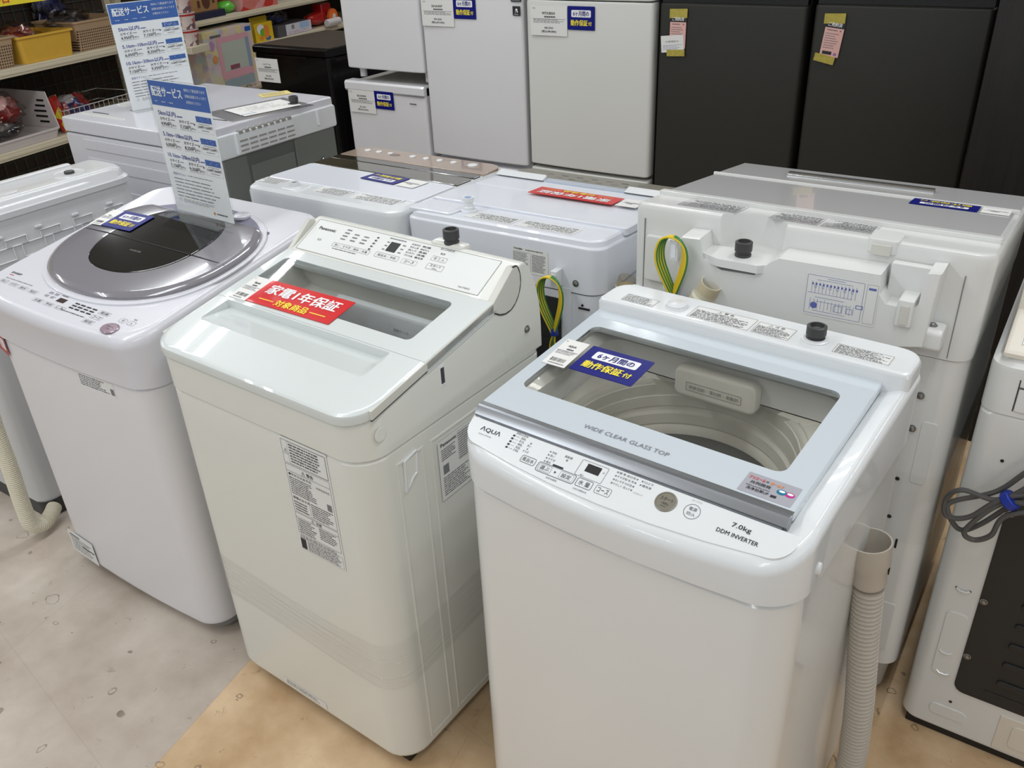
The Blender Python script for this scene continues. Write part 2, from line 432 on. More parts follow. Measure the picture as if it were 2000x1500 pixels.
class Dec:
    """flat printed sheet: o = centre, u = reading direction, v = up direction (both unit, local space)"""
    def __init__(s, o, u, v, th=.0006):
        s.mb = MB(); s.o = V(o); s.u = V(u).normalized(); s.v = V(v).normalized(); s.n = s.u.cross(s.v); s.th = th; s.k = 0
    def P(s, x, y, h=0): return tuple(s.o + s.u * x + s.v * y + s.n * h)
    def sheet(s, w, h, mt, r=0):
        R = max(r, .0004)
        ring = rr(-w / 2, w / 2, -h / 2, h / 2, R, 0, 3, mf=1, ms=1)
        s.mb.loft([[s.P(p[0], p[1], 0) for p in ring], [s.P(p[0], p[1], s.th) for p in ring]], mt)
        return s
    def lay(s): s.k += 1; return s.th + .00012 * (1 + s.k % 4)
    def rect(s, x, y, w, h, mt, r=0):
        hh = s.lay(); ring = rr(x - w / 2, x + w / 2, y - h / 2, y + h / 2, max(r, 1e-5), 0, 3, mf=1, ms=1)
        s.mb.add([s.P(p[0], p[1], hh) for p in ring], [tuple(range(len(ring)))], mt); return s
    def frame(s, x, y, w, h, t, mt, r=.001):
        hh = s.lay(); a = rr(x - w / 2, x + w / 2, y - h / 2, y + h / 2, r, 0, 3, mf=1, ms=1); b = rr(x - w / 2 + t, x + w / 2 - t, y - h / 2 + t, y + h / 2 - t, max(r - t, 1e-5), 0, 3, mf=1, ms=1)
        s.mb.loft([[s.P(p[0], p[1], hh) for p in a], [s.P(p[0], p[1], hh) for p in b]], mt, False, False); return s
    def disc(s, x, y, r, mt, n=24, sy=1, ring=0):
        hh = s.lay()
        a = [s.P(x + r * math.cos(2 * pi * i / n), y + sy * r * math.sin(2 * pi * i / n), hh) for i in range(n)]
        if ring:
            b = [s.P(x + (r - ring) * math.cos(2 * pi * i / n), y + sy * (r - ring) * math.sin(2 * pi * i / n), hh) for i in range(n)]
            s.mb.loft([a, b], mt, False, False)
        else: s.mb.add(a, [tuple(range(n))], mt)
        return s
    def text(s, t, x, y, h, mt, w=None, bold=0.0, al='c'):
        vs, fs = text_mesh(t, 0.0)
        if not vs: return s
        x0 = min(v[0] for v in vs); x1 = max(v[0] for v in vs); y0 = min(v[1] for v in vs); y1 = max(v[1] for v in vs)
        k = h / max(y1 - y0, 1e-6); kx = (w / (x1 - x0)) if w else k
        W_ = (x1 - x0) * kx; off = {'c': -W_ / 2, 'l': 0, 'r': -W_}[al]; hh = s.th + .0007
        d_ = h * bold * 1.6
        for dx, dy in (((0, 0),) if bold == 0 else ((-d_, 0), (d_, 0), (0, d_))):
            s.mb.add([s.P(x + off + dx + (a - x0) * kx, y - h / 2 + dy + (b - y0) * k, hh) for a, b in vs], fs, mt); hh += .00004
        return s
    def lines(s, x0, x1, y1, y0, n, mt, fill=.55, seg=(.06, .22)):
        """rows of print too small to read"""
        if mt is ink: mt = microink
        n = max(1, int(n * 1.5)); seg = (seg[0] * .55, seg[1] * .6); fill *= .9
        st = (y1 - y0) / n; W_ = x1 - x0
        for i in range(n):
            y = y1 - st * (i + .5); x = x0; end = x1 - random.random() * W_ * .3
            while x < end:
                l = W_ * random.uniform(*seg); e = min(x + l, end)
                if e - x > 1e-5: s.rect((x + e) / 2, y, e - x, st * fill, mt)
                x = e + W_ * .018
        return s
    def build(s, name, parent=None): return s.mb.build(name, parent)

# ------------------------------------------------------------------ naming helpers
def thing(name, label, cat, loc=(0, 0, 0), rz=0.0, group=None):
    o = bpy.data.objects.new(name, None); COL.objects.link(o); o.empty_display_size = .1
    o.location = loc; o.rotation_euler = (0, 0, math.radians(rz)); o['label'] = label; o['category'] = cat
    if group: o['group'] = group
    return o
def tag(o, label, cat, group=None):
    o['label'] = label; o['category'] = cat
    if group: o['group'] = group
    return o
def struct(o): o['kind'] = 'structure'; return o
def lab(o, l): o['label'] = l; return o

def plane_pt(z0, y0, k): return lambda x, y: z0 + k * (y - y0)

# ------------------------------------------------------------------ setting
mb = MB(); mb.box(-7, 4, -4, 6.6, -.05, 0, floorm, .001); struct(mb.build('floor'))
ceilm = mat('ceiling_board', (226, 224, 218), .8, noise=(40, .06))
wallm = mat('wall_paint', (196, 190, 180), .8)
mb = MB(); mb.box(-7, 4, -4, 6.6, 2.85, 2.9, ceilm, .001); struct(mb.build('ceiling'))
mb = MB(); mb.box(-7, 4, 6.55, 6.65, 0, 2.85, mat('wall_gap_shade', (46, 41, 38), .7), .001); struct(mb.build('wall_back'))  # dark wall colour stands in for shade in the gap beside the fridge
mb = MB(); mb.box(-7.05, -6.95, -4, 6.6, 0, 2.85, wallm, .001); struct(mb.build('wall_left'))

tubem = mat('lamp_housing', (230, 230, 226), .4)
def lamp(x, y):
    t = thing('ceiling_light', 'white twin tube fluorescent fitting on the store ceiling', 'ceiling light', (x, y, 2.85), 0, 'fluorescent fittings on the ceiling')
    b = MB(); b.prism([(-.13, 0), (.13, 0), (.05, -.05), (-.05, -.05)], -.62, .62, tubem)
    o = b.build('housing', t); o.rotation_euler = (0, 0, pi / 2)
    for s_ in (-1, 1):
        l = bpy.data.lights.new('tube_light', 'AREA'); l.shape = 'RECTANGLE'; l.size = .05; l.size_y = 1.2
        l.energy = LAMP_POWER; l.color = LAMP_COL
        lo = bpy.data.objects.new('tube_light', l); COL.objects.link(lo); lo.parent = t; lo.location = (s_ * .085, 0, -.062)
for x, y in [(-4.0, 2.25), (-3.95, 4.75), (-3.95, -.3), (-5.9, .9), (-5.9, 3.4), (-2.0, -.6), (-2.0, .3), (-2.15, 1.95), (.05, 2.35), (-2.0, 4.4), (.05, -1.5), (.05, .55), (.05, 4.4), (2.1, -.6), (2.1, 1.9), (2.1, 4.4), (-2.0, -2.9), (-3.95, -2.8)]:  # includes two fittings added in front of the fridges to brighten that area
    lamp(x, y)

# ------------------------------------------------------------------ printed cards used many times
def warranty_blue(name, label, o, u, v, w=.115, h=.08):
    d = Dec(o, u, v, .0012); d.sheet(w, h, blue, .002)
    d.rect(.0, h * .19, w * .72, h * .3, whi, h * .05)
    d.text('6ヶ月間の', 0, h * .19, h * .2, blue, w * .58, .015)
    d.text('動作保証', -w * .07, -h * .2, h * .25, yel, w * .62, .02)
    d.text('付', w * .33, -h * .22, h * .17, yel, w * .12, .02)
    ob = d.build(name); tag(ob, label, 'warranty card', 'shop warranty cards'); return ob
def warranty_red(name, label, o, u, v, w=.23, h=.077):
    d = Dec(o, u, v, .0012); d.sheet(w, h, red, .001)
    d.text('家電1年保証', .0, h * .14, h * .4, whi, w * .84, .022)
    d.text('対象商品', .0, -h * .29, h * .25, yel, w * .38, .02)
    for s_ in (-1, 1): d.rect(s_ * w * .31, -h * .29, w * .18, h * .03, yel)
    ob = d.build(name); tag(ob, label, 'warranty card', 'shop warranty cards'); return ob
def price_tag(name, label, o, u, v, w, h, brand=None, price=None, price2=None, bar=False, th=.001):
    d = Dec(o, u, v, th); d.sheet(w, h, paper, .001)
    d.text('中古', -w * .4, h * .41, h * .06, inkg, w * .08)
    if brand: d.text(brand, 0, h * .25, h * .085, ink, w * .34, .012)
    d.lines(-w * .12, w * .2, h * .17, h * .09, 1, ink, .7, (.2, .4))
    d.rect(0, h * .06, w * .9, h * .012, inkg)
    d.lines(-w * .42, w * .5, h * .05, -h * .08, 2, inkg, .5, (.08, .2))
    if price: d.text(price, 0, -h * .24, h * .085, ink, w * .24)
    if price2: d.text(price2, 0, -h * .36, h * .095, ink, w * .4, .01)
    if bar:
        for i in range(14): d.rect(-w * .3 + i * w * .045, -h * .3, w * (.012 + .016 * random.random()), h * .13, ink)
        d.lines(-w * .3, w * .4, -h * .4, -h * .46, 1, inkg)
    ob = d.build(name); tag(ob, label, 'price tag', 'shop price tags'); return ob

def tapfit(b, c, r=.016, h=.026, ax=(0, 0, 1)):
    b.lathe([(r * .95, 0), (r * .95, h * .15), (r * .82, h * .2), (r * .82, h * .3), (r, h * .36), (r, h * .95), (r * .85, h), (r * .7, h), (r * .62, h * .7)], c, tapm, 24, ax)
    b.lathe([(r * .62, h * .72), (r * .3, h * .82)], c, silver, 16, ax)

def foot(parent, c, prof, mt):
    b_ = MB(); b_.lathe(prof, c, mt, 14); return b_.build('foot', parent)
def screw_part(parent, c, ax, r=.006):
    b_ = MB(); screw(b_, c, ax, r); return b_.build('screw', parent)
def hole_part(parent, c, ax, r=.003):
    b_ = MB(); b_.lathe([(r, 0), (r, .001)], c, blk, 10, ax); return b_.build('screw_hole', parent)
def screw(b, c, ax, r=.006):
    b.lathe([(r * 1.3, 0), (r * 1.3, .0012), (r, .0014), (r * .8, .0045), (r * .3, .006)], c, steel, 14, ax)

def hose_corr(b, path, r, mt, pitch=.006, n=14, amp=.1):
    pts = [V(p) for p in path]; out = []; rad = []
    tot = 0
    for i in range(len(pts) - 1):
        L = (pts[i + 1] - pts[i]).length; k = max(1, int(round(L / (pitch / 6))))
        for j in range(k):
            out.append(pts[i].lerp(pts[i + 1], j / k)); tot += L / k
            rad.append(r * (1 + amp * .6 * math.sin(2 * pi * tot / pitch)))
    return b.tube(out, rad, mt, n)

def spline(ps, k=10):
    P = [V(p) for p in ps]; o = []
    for i in range(len(P) - 1):
        a = P[max(i - 1, 0)]; b = P[i]; c = P[i + 1]; d = P[min(i + 2, len(P) - 1)]
        for j in range(k):
            t = j / k
            o.append(.5 * ((2 * b) + (c - a) * t + (2 * a - 5 * b + 4 * c - d) * t * t + (3 * b - a - 3 * c + d) * t ** 3))
    o.append(P[-1]); return o

# ================================================================== front row, right: clear-glass-lid washer
def washer_glass():
    t = thing('washing_machine', 'white top-loading washing machine with wide bronze-tinted glass lid, nearest in the front row', 'washing machine', (-.725, .868, 0), -3.39)
    Wd, D = .552, .50
    # steel cabinet, front gently bowed
    b = MB()
    def R(i, z, bw=.016): return rr(.006 + i, Wd - .006 - i, i, D - i, (.055, .055, .03, .03), z, 6, bow=bw)
    b.loft([R(.012, .035), R(.004, .045), R(0, .06), R(0, .70), R(0, .792), R(.004, .797), R(.006, .800)], aq_steel, True, False)
    cab = b.build('cabinet', t)
    for x in (.05, .5):
        for y in (.06, .44): foot(t, (x, y, 0), [(.022, 0), (.022, .03), (.03, .036)], dgrey)
    # top cover
    def zt(x, y):
        if y < .06: return .864 + .50 * (y + .01)
        if y < .42: return .900 + .07 * (y - .06)
        return .928
    b = MB()
    def RT(i, dz, bw=.022):
        return rr(i, Wd - i, -.004 + i, D + .006 - i, (.062, .062, .035, .035), (lambda x, y: zt(x, y) + dz), 6, bow=bw, ms=8)
    base = rr(.001, Wd - .001, -.002, D + .004, (.06, .06, .034, .034), .801, 6, bow=.02, ms=8)
    base2 = rr(.004, Wd - .004, .0, D, (.06, .06, .034, .034), .8, 6, bow=.018, ms=8)
    op = lambda z, i=0: rr(.045 + i, .465 - i, .115 + i, .395 - i, .03, z, 6, mf=6, ms=8)
    b.loft([base2, base, RT(0, -.016), RT(.0015, -.008), RT(.005, -.003), RT(.010, -.0006), RT(.013, 0), op(.888), op(.87), op(.842, .004)], aq_w, False, False)
    b.build('top_cover', t)
    # inside: collar, basket rim, basket
    c = (.262, .247)
    b = MB()
    def circ(r, z): return [(c[0] + r * math.cos(q), c[1] + r * math.sin(q), z) for q in CA]
    # angles matching ring order of op() (starts at front-left corner, counter-clockwise)
    CA = [math.atan2((p[1] - c[1]) / .14, (p[0] - c[0]) / .21) for p in op(.8)]
    b.loft([op(.84, .004), [(c[0] + .209 * math.cos(q), c[1] + .209 * math.sin(q) * (.80 if math.sin(q) > .5 else .72) , .828) if False else (p[0] * .5 + .5 * (c[0] + .20 * math.cos(q)), p[1] * .5 + .5 * (c[1] + .16 * math.sin(q)), .832) for q, p in zip(CA, op(.84))], circ(.185, .822), circ(.185, .76)], tubm, False, False)
    b.build('tub_collar', t)
    b = MB()
    b.lathe([(.200, .826), (.197, .832), (.191, .832), (.187, .826), (.186, .812), (.190, .809), (.188, .803), (.183, .799), (.181, .780), (.184, .777), (.182, .770), (.176, .766), (.173, .748), (.175, .744), (.169, .738), (.167, .728)], (c[0], c[1], 0), tubm, 72, c0=False, c1=False)
    b.build('basket_rim', t)
    b = MB()
    n = 96; prof = [(.168, .728), (.176, .715), (.18, .60), (.18, .50), (.17, .47), (.14, .465), (.10, .47), (.06, .49), (.0, .50)]
    rings = []
    for r, z in prof:
        ring = []
        for i in range(n):
            q = 2 * pi * i / n
            rib = 0.006 * math.cos(12 * q + z * 9) if .49 < z < .69 and r > .16 else (.008 * math.cos(6 * q) if .05 < r < .15 else 0)
            ring.append((c[0] + (r - max(rib, 0) * .8) * math.cos(q), c[1] + (r - max(rib, 0) * .8) * math.sin(q), z))
        rings.append(ring)
    b.loft(rings, tubs, False, False); b.build('wash_basket', t)
    # lint/detergent case at the back of the opening
    b = MB(); b.box(.186, .336, .366, .394, .828, .884, tubm, .008, .014)
    cs = b.build('detergent_case', t)
    d = Dec((.261, .3655, .852), (1, 0, 0), (0, 0, 1), .0003)
    d.frame(0, 0, .1, .016, .0008, inkg); d.text('液体洗剤・漂白剤｜柔軟剤', 0, 0, .008, inkg, .09); d.build('case_lettering', cs)
    # lid: frame around the window
    zl = lambda dz: (lambda x, y: .905 + .07 * (y - .06) + dz)
    LO = lambda i, dz: rr(.007 + i, .513 - i, .060 + i, .420 - i, (.006, .006, .006, .006), zl(dz), 5)
    LW = lambda i, dz: rr(.034 + i, .472 - i, .131 + i, .354 - i, .016, zl(dz), 5)
    b = MB()
    b.loft([LO(.002, -.013), LO(0, -.011), LO(0, -.002), LO(.002, 0), LW(0, 0), LW(0, -.006), LW(-.004, -.013), LO(.002, -.013)], aq_lidw, False, False)
    lid = b.build('lid', t)
    b = MB(); b.loft([LW(0, -.0055), LW(0, -.0005)], aqwin); lab(b.build('window_pane', lid), 'bronze-tinted clear glass window')
    # chrome grip along the front edge of the lid and the channel below it
    b = MB()
    b.prism([(.046, .889), (.058, .889), (.062, .897), (.060, .9052), (.054, .9045), (.050, .8985), (.045, .894)], .008, .512, gripm, .001)
    b.prism([(.066, .904), (.0665, .906), (.059, .9057), (.0585, .904)], .008, .512, silver)
    lab(b.build('handle_strip', lid), 'polished metal grip edge')
    b = MB(); b.prism([(.0435, .880), (.0535, .888), (.0535, .8925), (.0435, .8915)], .012, .506, silver, .001); b.build('lid_channel', t)
    sl = V((0, 1, .07)).normalized()
    d = Dec((.253, .0895, .9072), (1, 0, 0), sl, .0002); d.text('WIDE CLEAR GLASS TOP', 0, 0, .0085, inkg, .14); d.build('lid_lettering', lid)
    d = Dec((.468, .092, .9073), (1, 0, -.0), sl, .0006); d.sheet(.072, .042, mat('sticker_silver', (190, 190, 200), .25, .3), .001)
    rd = mat('sticker_red', (214, 66, 60), .4); tl = mat('sticker_teal', (24, 120, 150), .3); mg = mat('sticker_magenta', (190, 50, 140), .3); ob_ = mat('sticker_orange', (230, 140, 60), .4)
    d.text('アリエール', -.021, .011, .006, rd, .022, .02); d.text('×', -.007, .011, .004, ink); d.text('ボールド', .006, .011, .006, ob_, .018, .02)
    d.text('共同開発', -.013, .002, .006, ink, .028, .01); d.text('洗浄効果UP', -.012, -.011, .006, ink, .03, .01); d.lines(-.03, .006, -.003, -.007, 1, ink, .5)
    d.rect(.01, -.012, .008, .005, ink, .001)
    for x, m_ in ((.017, tl), (.028, mg)):
        d.disc(x - .001, .001, .0066, m_, 20, .8); d.disc(x - .0008, .0024, .0042, whi, 16, .55)
    lab(d.build('promo_sticker', lid), 'silver sticker with two coloured drops')
    # control panel
    b = MB()
    k = .5
    zp = lambda dz: (lambda x, y: .8722 + k * (y - .004) * .92 + dz)
    PP = lambda i, dz: rr(.010 + i, Wd - .020 - i, .008 + i, .043 - i, (.026, .026, .003, .003), zp(dz), 6, bow=.020)
    b.loft([PP(0, -.010), PP(0, 0.0002), PP(.0006, .0006)], aq_w); cp = b.build('control_panel', t)
    pv = V((0, 1, k * .92)).normalized()
    def pz(y): return .8722 + k * .92 * (y - .004) + .0006
    d = Dec((0, 0, pz(0)), (1, 0, 0), pv, .0)
    def Y(y): return y / pv.y
    d.k = 0
    d.text('ΛQUΛ', .053, Y(.0285), .0088, ink, .037, .01); d.text('AQW-V7M(W)', .048, Y(.0195), .003, inkg, .024)
    d.text('洗剤の目安', .105, Y(.0405), .0036, ink, .022)
    for i, s_ in enumerate(('55L', '51L', '40L', '32L', '15L')):
        y = .0355 - i * .005
        d.rect(.093, Y(y), .004, .003, ink); d.rect(.1, Y(y), .007, .0004, ink); d.text(s_, .1045 + .002, Y(y), .0036, ink, .009, al='l')
    d.disc(.126, Y(.033), .0014, inkg); d.text('洗い', .126, Y(.0285), .0036, ink); d.disc(.126, Y(.0235), .0014, inkg); d.text('すすぎ', .126, Y(.019), .0036, ink, .011)
    for i, s_ in enumerate(('予約', '洗い', 'すすぎ', '脱水')):
        y = .032 - i * .0052; d.disc(.162, Y(y), .0014, inkg); d.text(s_, .165, Y(y), .0038, ink, al='l')
    d.rect(.186, Y(.0155), .018, .0034, ink)
    d.text('風乾燥', .193, Y(.0335), .004, ink); d.disc(.193, Y(.0285), .0016, inkg)
    d.frame(.2365, Y(.0265), .044, .027, .0006, inkg, .002); d.rect(.237, Y(.0295), .023, .0135, blk); d.text('残り', .226, Y(.0165), .003, ink); d.text('分', .254, Y(.03), .003, ink)
    def btn(x, y, w, h, tx, tw, bd=.0011): d.frame(x, Y(y), w, h, bd, inkg, .003); d.text(tx, x, Y(y), h * .55, ink, tw)
    btn(.138, .0085, .026, .0125, '風呂水', .02)
    d.frame(.188, Y(.0065), .066, .0165, .0012, inkg, .004); d.frame(.169, Y(.0065), .022, .0115, .0005, inkg, .002); d.frame(.206, Y(.0065), .023, .0115, .0005, inkg, .002)
    d.text('選ぶ', .169, Y(.0065), .007, ink, .016); d.text('設定', .206, Y(.0065), .007, ink, .016); d.text('▶', .1875, Y(.0065), .004, ink)
    d.text('お好み設定', .188, Y(-.0045), .003, ink, .018); d.text('おまかせ節約水位', .236, Y(-.0045), .003, ink, .022)
    btn(.2365, .0065, .026, .0145, '水 量', .018); btn(.267, .0065, .025, .0135, 'コース', .018, .0007)
    for i, (a, c_) in enumerate((('標 準 自分流', '7ぶどり'), ('すすぎ短 毛 布', '槽洗浄'), ('おいそぎ わが流', ''), ('やさしく 念入り', ''))):
        y = .0385 - i * .0056; d.disc(.272, Y(y), .0014, inkg); d.text(a, .2745, Y(y), .0036, ink, .026, al='l'); d.disc(.303, Y(y), .0014, inkg)
        if c_: d.disc(.311, Y(y), .0014, inkg); d.text(c_, .3135, Y(y), .0036, ink, .014, al='l')
    d.text('ふたロック', .314, Y(.02), .0026, inkg, .014)
    d.disc(.393, Y(.024), .0115, inkg, 30, 1, .0009); d.text('電源', .393, Y(.0275), .0052, ink, .011); d.text('切/入', .393, Y(.0205), .0052, ink, .012); d.text('(オートオフ)', .393, Y(.0385), .003, inkg, .014)
    d.text('7.0kg', .461, Y(.0265), .0085, ink, .026, .01); d.text('DDM INVERTER', .461, Y(.0145), .0058, ink, .056, .012)
    d.build('panel_lettering', cp)
    b = MB(); b.lathe([(.0155, 0), (.0155, .001), (.0135, .0018), (.0135, .0012), (.0, .0016)], (.355, .024, pz(.024) - .0004), taupe, 32, (0, -pv.z, pv.y))
    sb = b.build('start_button', cp)
    d = Dec((.355, .024, pz(.024) + .0012), (1, 0, 0), pv, .0); d.text('スタート', 0, .003, .0056, ink, .019); d.text('一時停止', 0, -.004, .0035, ink, .012); d.lines(-.005, .006, -.007, -.0095, 1, ink, .6); d.build('start_lettering', sb)
    # rear housing with stickers, cap and water inlet
    b = MB()
    HR = lambda i, z: rr(.003 + i, Wd - .003 - i, .408 + i, D + .002 - i, (.012, .012, .034, .034), z, 6, ms=3)
    b.loft([HR(0, .90), HR(0, .943), HR(.003, .949), HR(.009, .952)], aq_w); hs = b.build('rear_housing', t)
    def st(x0, x1, y0, y1, name, rows, title=None):
        d = Dec(((x0 + x1) / 2, (y0 + y1) / 2, .9521), (1, 0, 0), (0, 1, 0), .0003); w = x1 - x0; h = y1 - y0
        d.sheet(w, h, paperl, .001); d.frame(0, 0, w * .97, h * .95, .0005, ink, .001)
        top = h * .42
        if title: d.text('⚠ ' + title, 0, h * .32, h * .17, ink); top = h * .2
        d.lines(-w * .45, w * .46, top, -h * .44, rows, ink, .5)
        return d.build(name, hs)
    st(.045, .110, .421, .452, 'warning_sticker', 5); st(.175, .288, .421, .470, 'warning_sticker', 6, '警 告'); st(.291, .356, .421, .466, 'warning_sticker', 6, '注 意'); st(.425, .514, .422, .456, 'warning_sticker', 7)
    b = MB(); b.lathe([(.02, 0), (.02, .002), (.0175, .0025), (.0175, .006), (.012, .0075), (0, .008)], (.145, .447, .9515), aq_w, 32); b.build('round_cap', hs)
    b = MB(); b.lathe([(.022, 0), (.022, .003), (.018, .005)], (.391, .449, .9515), aq_w, 28); tapfit(b, (.391, .449, .954), .0158, .024); lab(b.build('water_inlet', t), 'dark threaded water inlet')
    # side details: seam clip
    b = MB(); b.lathe([(.008, 0), (.008, .003), (.004, .005)], (Wd - .001, .07, .83), aq_w, 14, (1, 0, 0), .8, 1.2); b.build('seam_clip', t)
    # drain hose standing at the right rear corner
    b = MB()
    path = spline([(.575, .37, .035), (.592, .375, .12), (.588, .36, .3), (.572, .345, .5), (.565, .335, .61)], 14)
    hose_corr(b, path, .0235, hoseg, .0098, 16, .13)
    b.lathe([(.0245, 0), (.0275, .006), (.0275, .035), (.032, .045), (.0335, .085), (.031, .085), (.028, .045), (.022, .03), (.0, .028)], (.5645, .3345, .612), hoseg, 28, (-.12, -.03, 1), c0=True, c1=False)
    b.lathe([(.026, 0), (.026, .03)], (.5745, .37, .006), hoseg, 16)
    lab(b.build('drain_hose', t), 'grey ribbed drain hose with open end')
    return t
washer_glass()
sl = V((0, 1, .07)).normalized()
def frame_pt(org, rz, p):
    a = math.radians(rz); return (org[0] + p[0] * math.cos(a) - p[1] * math.sin(a), org[1] + p[0] * math.sin(a) + p[1] * math.cos(a), p[2])
def frame_dir(rz, d): return frame_pt((0, 0), rz, d)
def onto(org, rz, k, z0, y0, x, y, rot=0, lift=.0006):
    """centre, reading and up directions of a card lying on a machine top that slopes by k"""
    o = frame_pt(org, rz, (x, y, z0 + k * (y - y0) + lift)); a = math.radians(rot)
    vv = V((0, 1, k)).normalized(); uu = V((1, 0, 0))
    u = uu * math.cos(a) + vv * math.sin(a); v = -uu * math.sin(a) + vv * math.cos(a)
    return V(o), V(frame_dir(rz, u)), V(frame_dir(rz, v))
AQ = ((-.725, .868), -3.39, .07, .905, .06)
price_tag('price_tag', 'white barcode price tag on the bronze-tinted glass lid', *onto(*AQ, .044, .248, 2), .044, .084, 'AQUA', None, None, True)
warranty_blue('warranty_card', 'blue six-month warranty card on the bronze-tinted glass lid', *onto(*AQ, .131, .2515, 1), .116, .080)

# ================================================================== front row, middle: washer with tall rear console
def washer_console():
    t = thing('washing_machine', 'off-white washing machine with sloping glossy lid, rear console and stretch film round its base', 'washing machine', (-1.43, .838, 0), -2.44)
    Wd = .555; D = .515
    b = MB()
    R = lambda i, z: rr(i, Wd - i, i, D - i, (.06, .06, .025, .025), z, 7)
    b.loft([R(.02, .028), R(.006, .034), R(0, .05), R(0, .72), R(0, .778), R(.004, .784)], pa_w, True, False); b.build('cabinet', t)
    b = MB(); b.box(.03, Wd - .03, .03, D - .03, 0, .03, blk, .004); b.build('base', t)
    # side panel: shallow pressed frames
    b = MB()
    for (y0, y1, z0, z1) in ((.075, .14, .06, .755), (.165, .49, .06, .755)):
        x = Wd - .0005
        for a, c_ in ((y0, z0), (y1, z0)): b.box(x - .003, x + .0018, a - .003, a + .003, z0, z1, pa_w, .0012)
        b.box(x - .003, x + .0018, y0, y1, z1 - .006, z1, pa_w, .0012); b.box(x - .003, x + .0018, y0, y1, z0, z0 + .006, pa_w, .0012)
    b.build('side_panel', t)
    b = MB()
    b.add([(Wd + .003, .09, .75), (Wd + .003, .12, .755), (Wd + .003, .118, .715), (Wd + .003, .105, .708), (Wd + .003, .088, .69)], [(0, 1, 2, 3, 4)], pa_w)
    b.tube([(Wd + .002, .09, .752), (Wd + .002, .122, .757), (Wd + .002, .118, .715), (Wd + .002, .105, .708), (Wd + .002, .088, .69)], .003, aq_w, 8, True); b.build('cord_hook', t)
    # upper cover
    zr = lambda x, y: (.858 + .2 * max(0, y)) if y < .36 else .905
    C = lambda i, dz: rr(i - .002, Wd + .002 - i, -.002 + i, D + .002 - i, (.062, .062, .03, .03), (lambda x, y: zr(x, y) + dz), 7, ms=10)
    lo = lambda i, z: rr(i - .001, Wd + .001 - i, -.001 + i, D + .001 - i, (.06, .06, .03, .03), z, 7, ms=10)
    op = lambda z, i=0: rr(.04 + i, .515 - i, .10 + i, .35 - i, .04, z, 7, ms=10)
    b = MB(); b.loft([lo(.004, .784), lo(0, .787), C(0, -.008), C(.002, -.003), C(.008, 0), C(.03, -.004), op(.855), op(.82)], pa_w, False, False); b.build('top_cover', t)
    b = MB()
    b.box(Wd, Wd + .0025, .2, .216, .845, .888, aq_w, .001, .002); b.box(Wd + .002, Wd + .0032, .2035, .2125, .851, .882, dgrey, .0005)
    b.build('side_latch', t)
    b = MB(); b.lathe([(.013, 0), (.013, .0012), (.011, .0016)], (Wd + .0012, .046, .832), pa_w, 20, (1, 0, 0)); b.build('side_plug', t); screw_part(t, (Wd + .002, .463, .85), (1, 0, 0), .006)
    # drum seen through the window
    b = MB(); c = (.277, .265)
    CA = [math.atan2((p[1] - c[1]) / .125, (p[0] - c[0]) / .237) for p in op(.8)]
    circ = lambda r, z: [(c[0] + r * math.cos(a), c[1] + r * .93 * math.sin(a), z) for a in CA]
    b.loft([op(.822), circ(.215, .80), circ(.2, .79), circ(.19, .77)], tubm, False, False); b.build('tub_collar', t)
    b = MB(); b.lathe([(.19, .775), (.2, .765), (.2, .45), (.18, .40), (0, .40)], (c[0], c[1], 0), tubs, 48, None, 1, .93, False, False); b.build('wash_basket', t)
    b = MB(); b.box(.16, .44, .325, .35, .80, .885, aq_w, .01, .012); dc = b.build('soap_case', t)
    d = Dec((.35, .3245, .85), (1, 0, 0), (0, 0, 1), .0003); d.text('洗剤ケース', 0, 0, .007, inkg, .04); d.build('case_lettering', dc)
    # lid: front shell with grip scoop, rear frame with window
    zl = lambda dz: (lambda x, y: .8805 + .18 * y + dz)
    b = MB()
    A = lambda i, dz: rr(i - .004, Wd + .004 - i, -.006 + i, .1675, (.06, .06, .002, .002), zl(dz), 7, mf=6, ms=4)
    Sc = lambda x0, x1, y0, dz, rr_=.03: rr(x0, x1, y0, .164, (rr_, rr_, .003, .003), zl(dz), 7, mf=6, ms=4)
    wedge = rr(.0375, .455, .0905, .1635, (.010, .010, .003, .003), lambda x, y: .8805 + .18 * y - .017 * max(0, (y - .088)) / .076, 7, mf=6, ms=4)
    b.loft([A(.006, -.022), A(.001, -.02), A(0, -.008), A(.001, -.003), A(.004, -.0006), A(.008, 0), A(.012, 0), Sc(.032, .484, .086, 0, .012), Sc(.035, .48, .09, 0, .010), wedge], pa_lid, True, True)
    lid = b.build('lid', t, 25)
    b = MB()
    A2 = lambda i, dz: rr(i - .004, Wd + .004 - i, .1685, .362, .002, zl(dz), 4, mf=6, ms=4)
    Wn = lambda i, dz: rr(.024 + i, .488 - i, .205 + i, .334 - i, (.008, .012, .014, .014), zl(dz), 4, mf=6, ms=4)
    b.loft([A2(0, -.022), A2(0, -.003), A2(.003, 0), Wn(0, 0), Wn(0, -.012), Wn(-.004, -.022), A2(0, -.022)], pa_lid, False, False); wf = b.build('window_frame', lid)
    b = MB(); b.loft([Wn(0, -.006), Wn(0, -.001)], pawin); lab(b.build('window_pane', lid), 'clear glass window')
    # lid skirt with the S curve at the console
    S1 = [(.03, .868), (.34, .926), (.362, .926), (.378, .917), (.395, .912), (.413, .913), (.428, .921), (.440, .935), (.447, .955), (.446, .975), (.438, .992), (.425, .9935)]
    poly = [(p[0], p[1] - .001) for p in S1] + [(.362, .9455), (.03, .884)]
    b = MB(); b.prism(poly, -.004, .008, pa_side, .002); b.build('lid_skirt', t)
    b = MB(); b.prism(poly, Wd - .012, Wd + .004, pa_side, .002); b.build('lid_skirt', t)
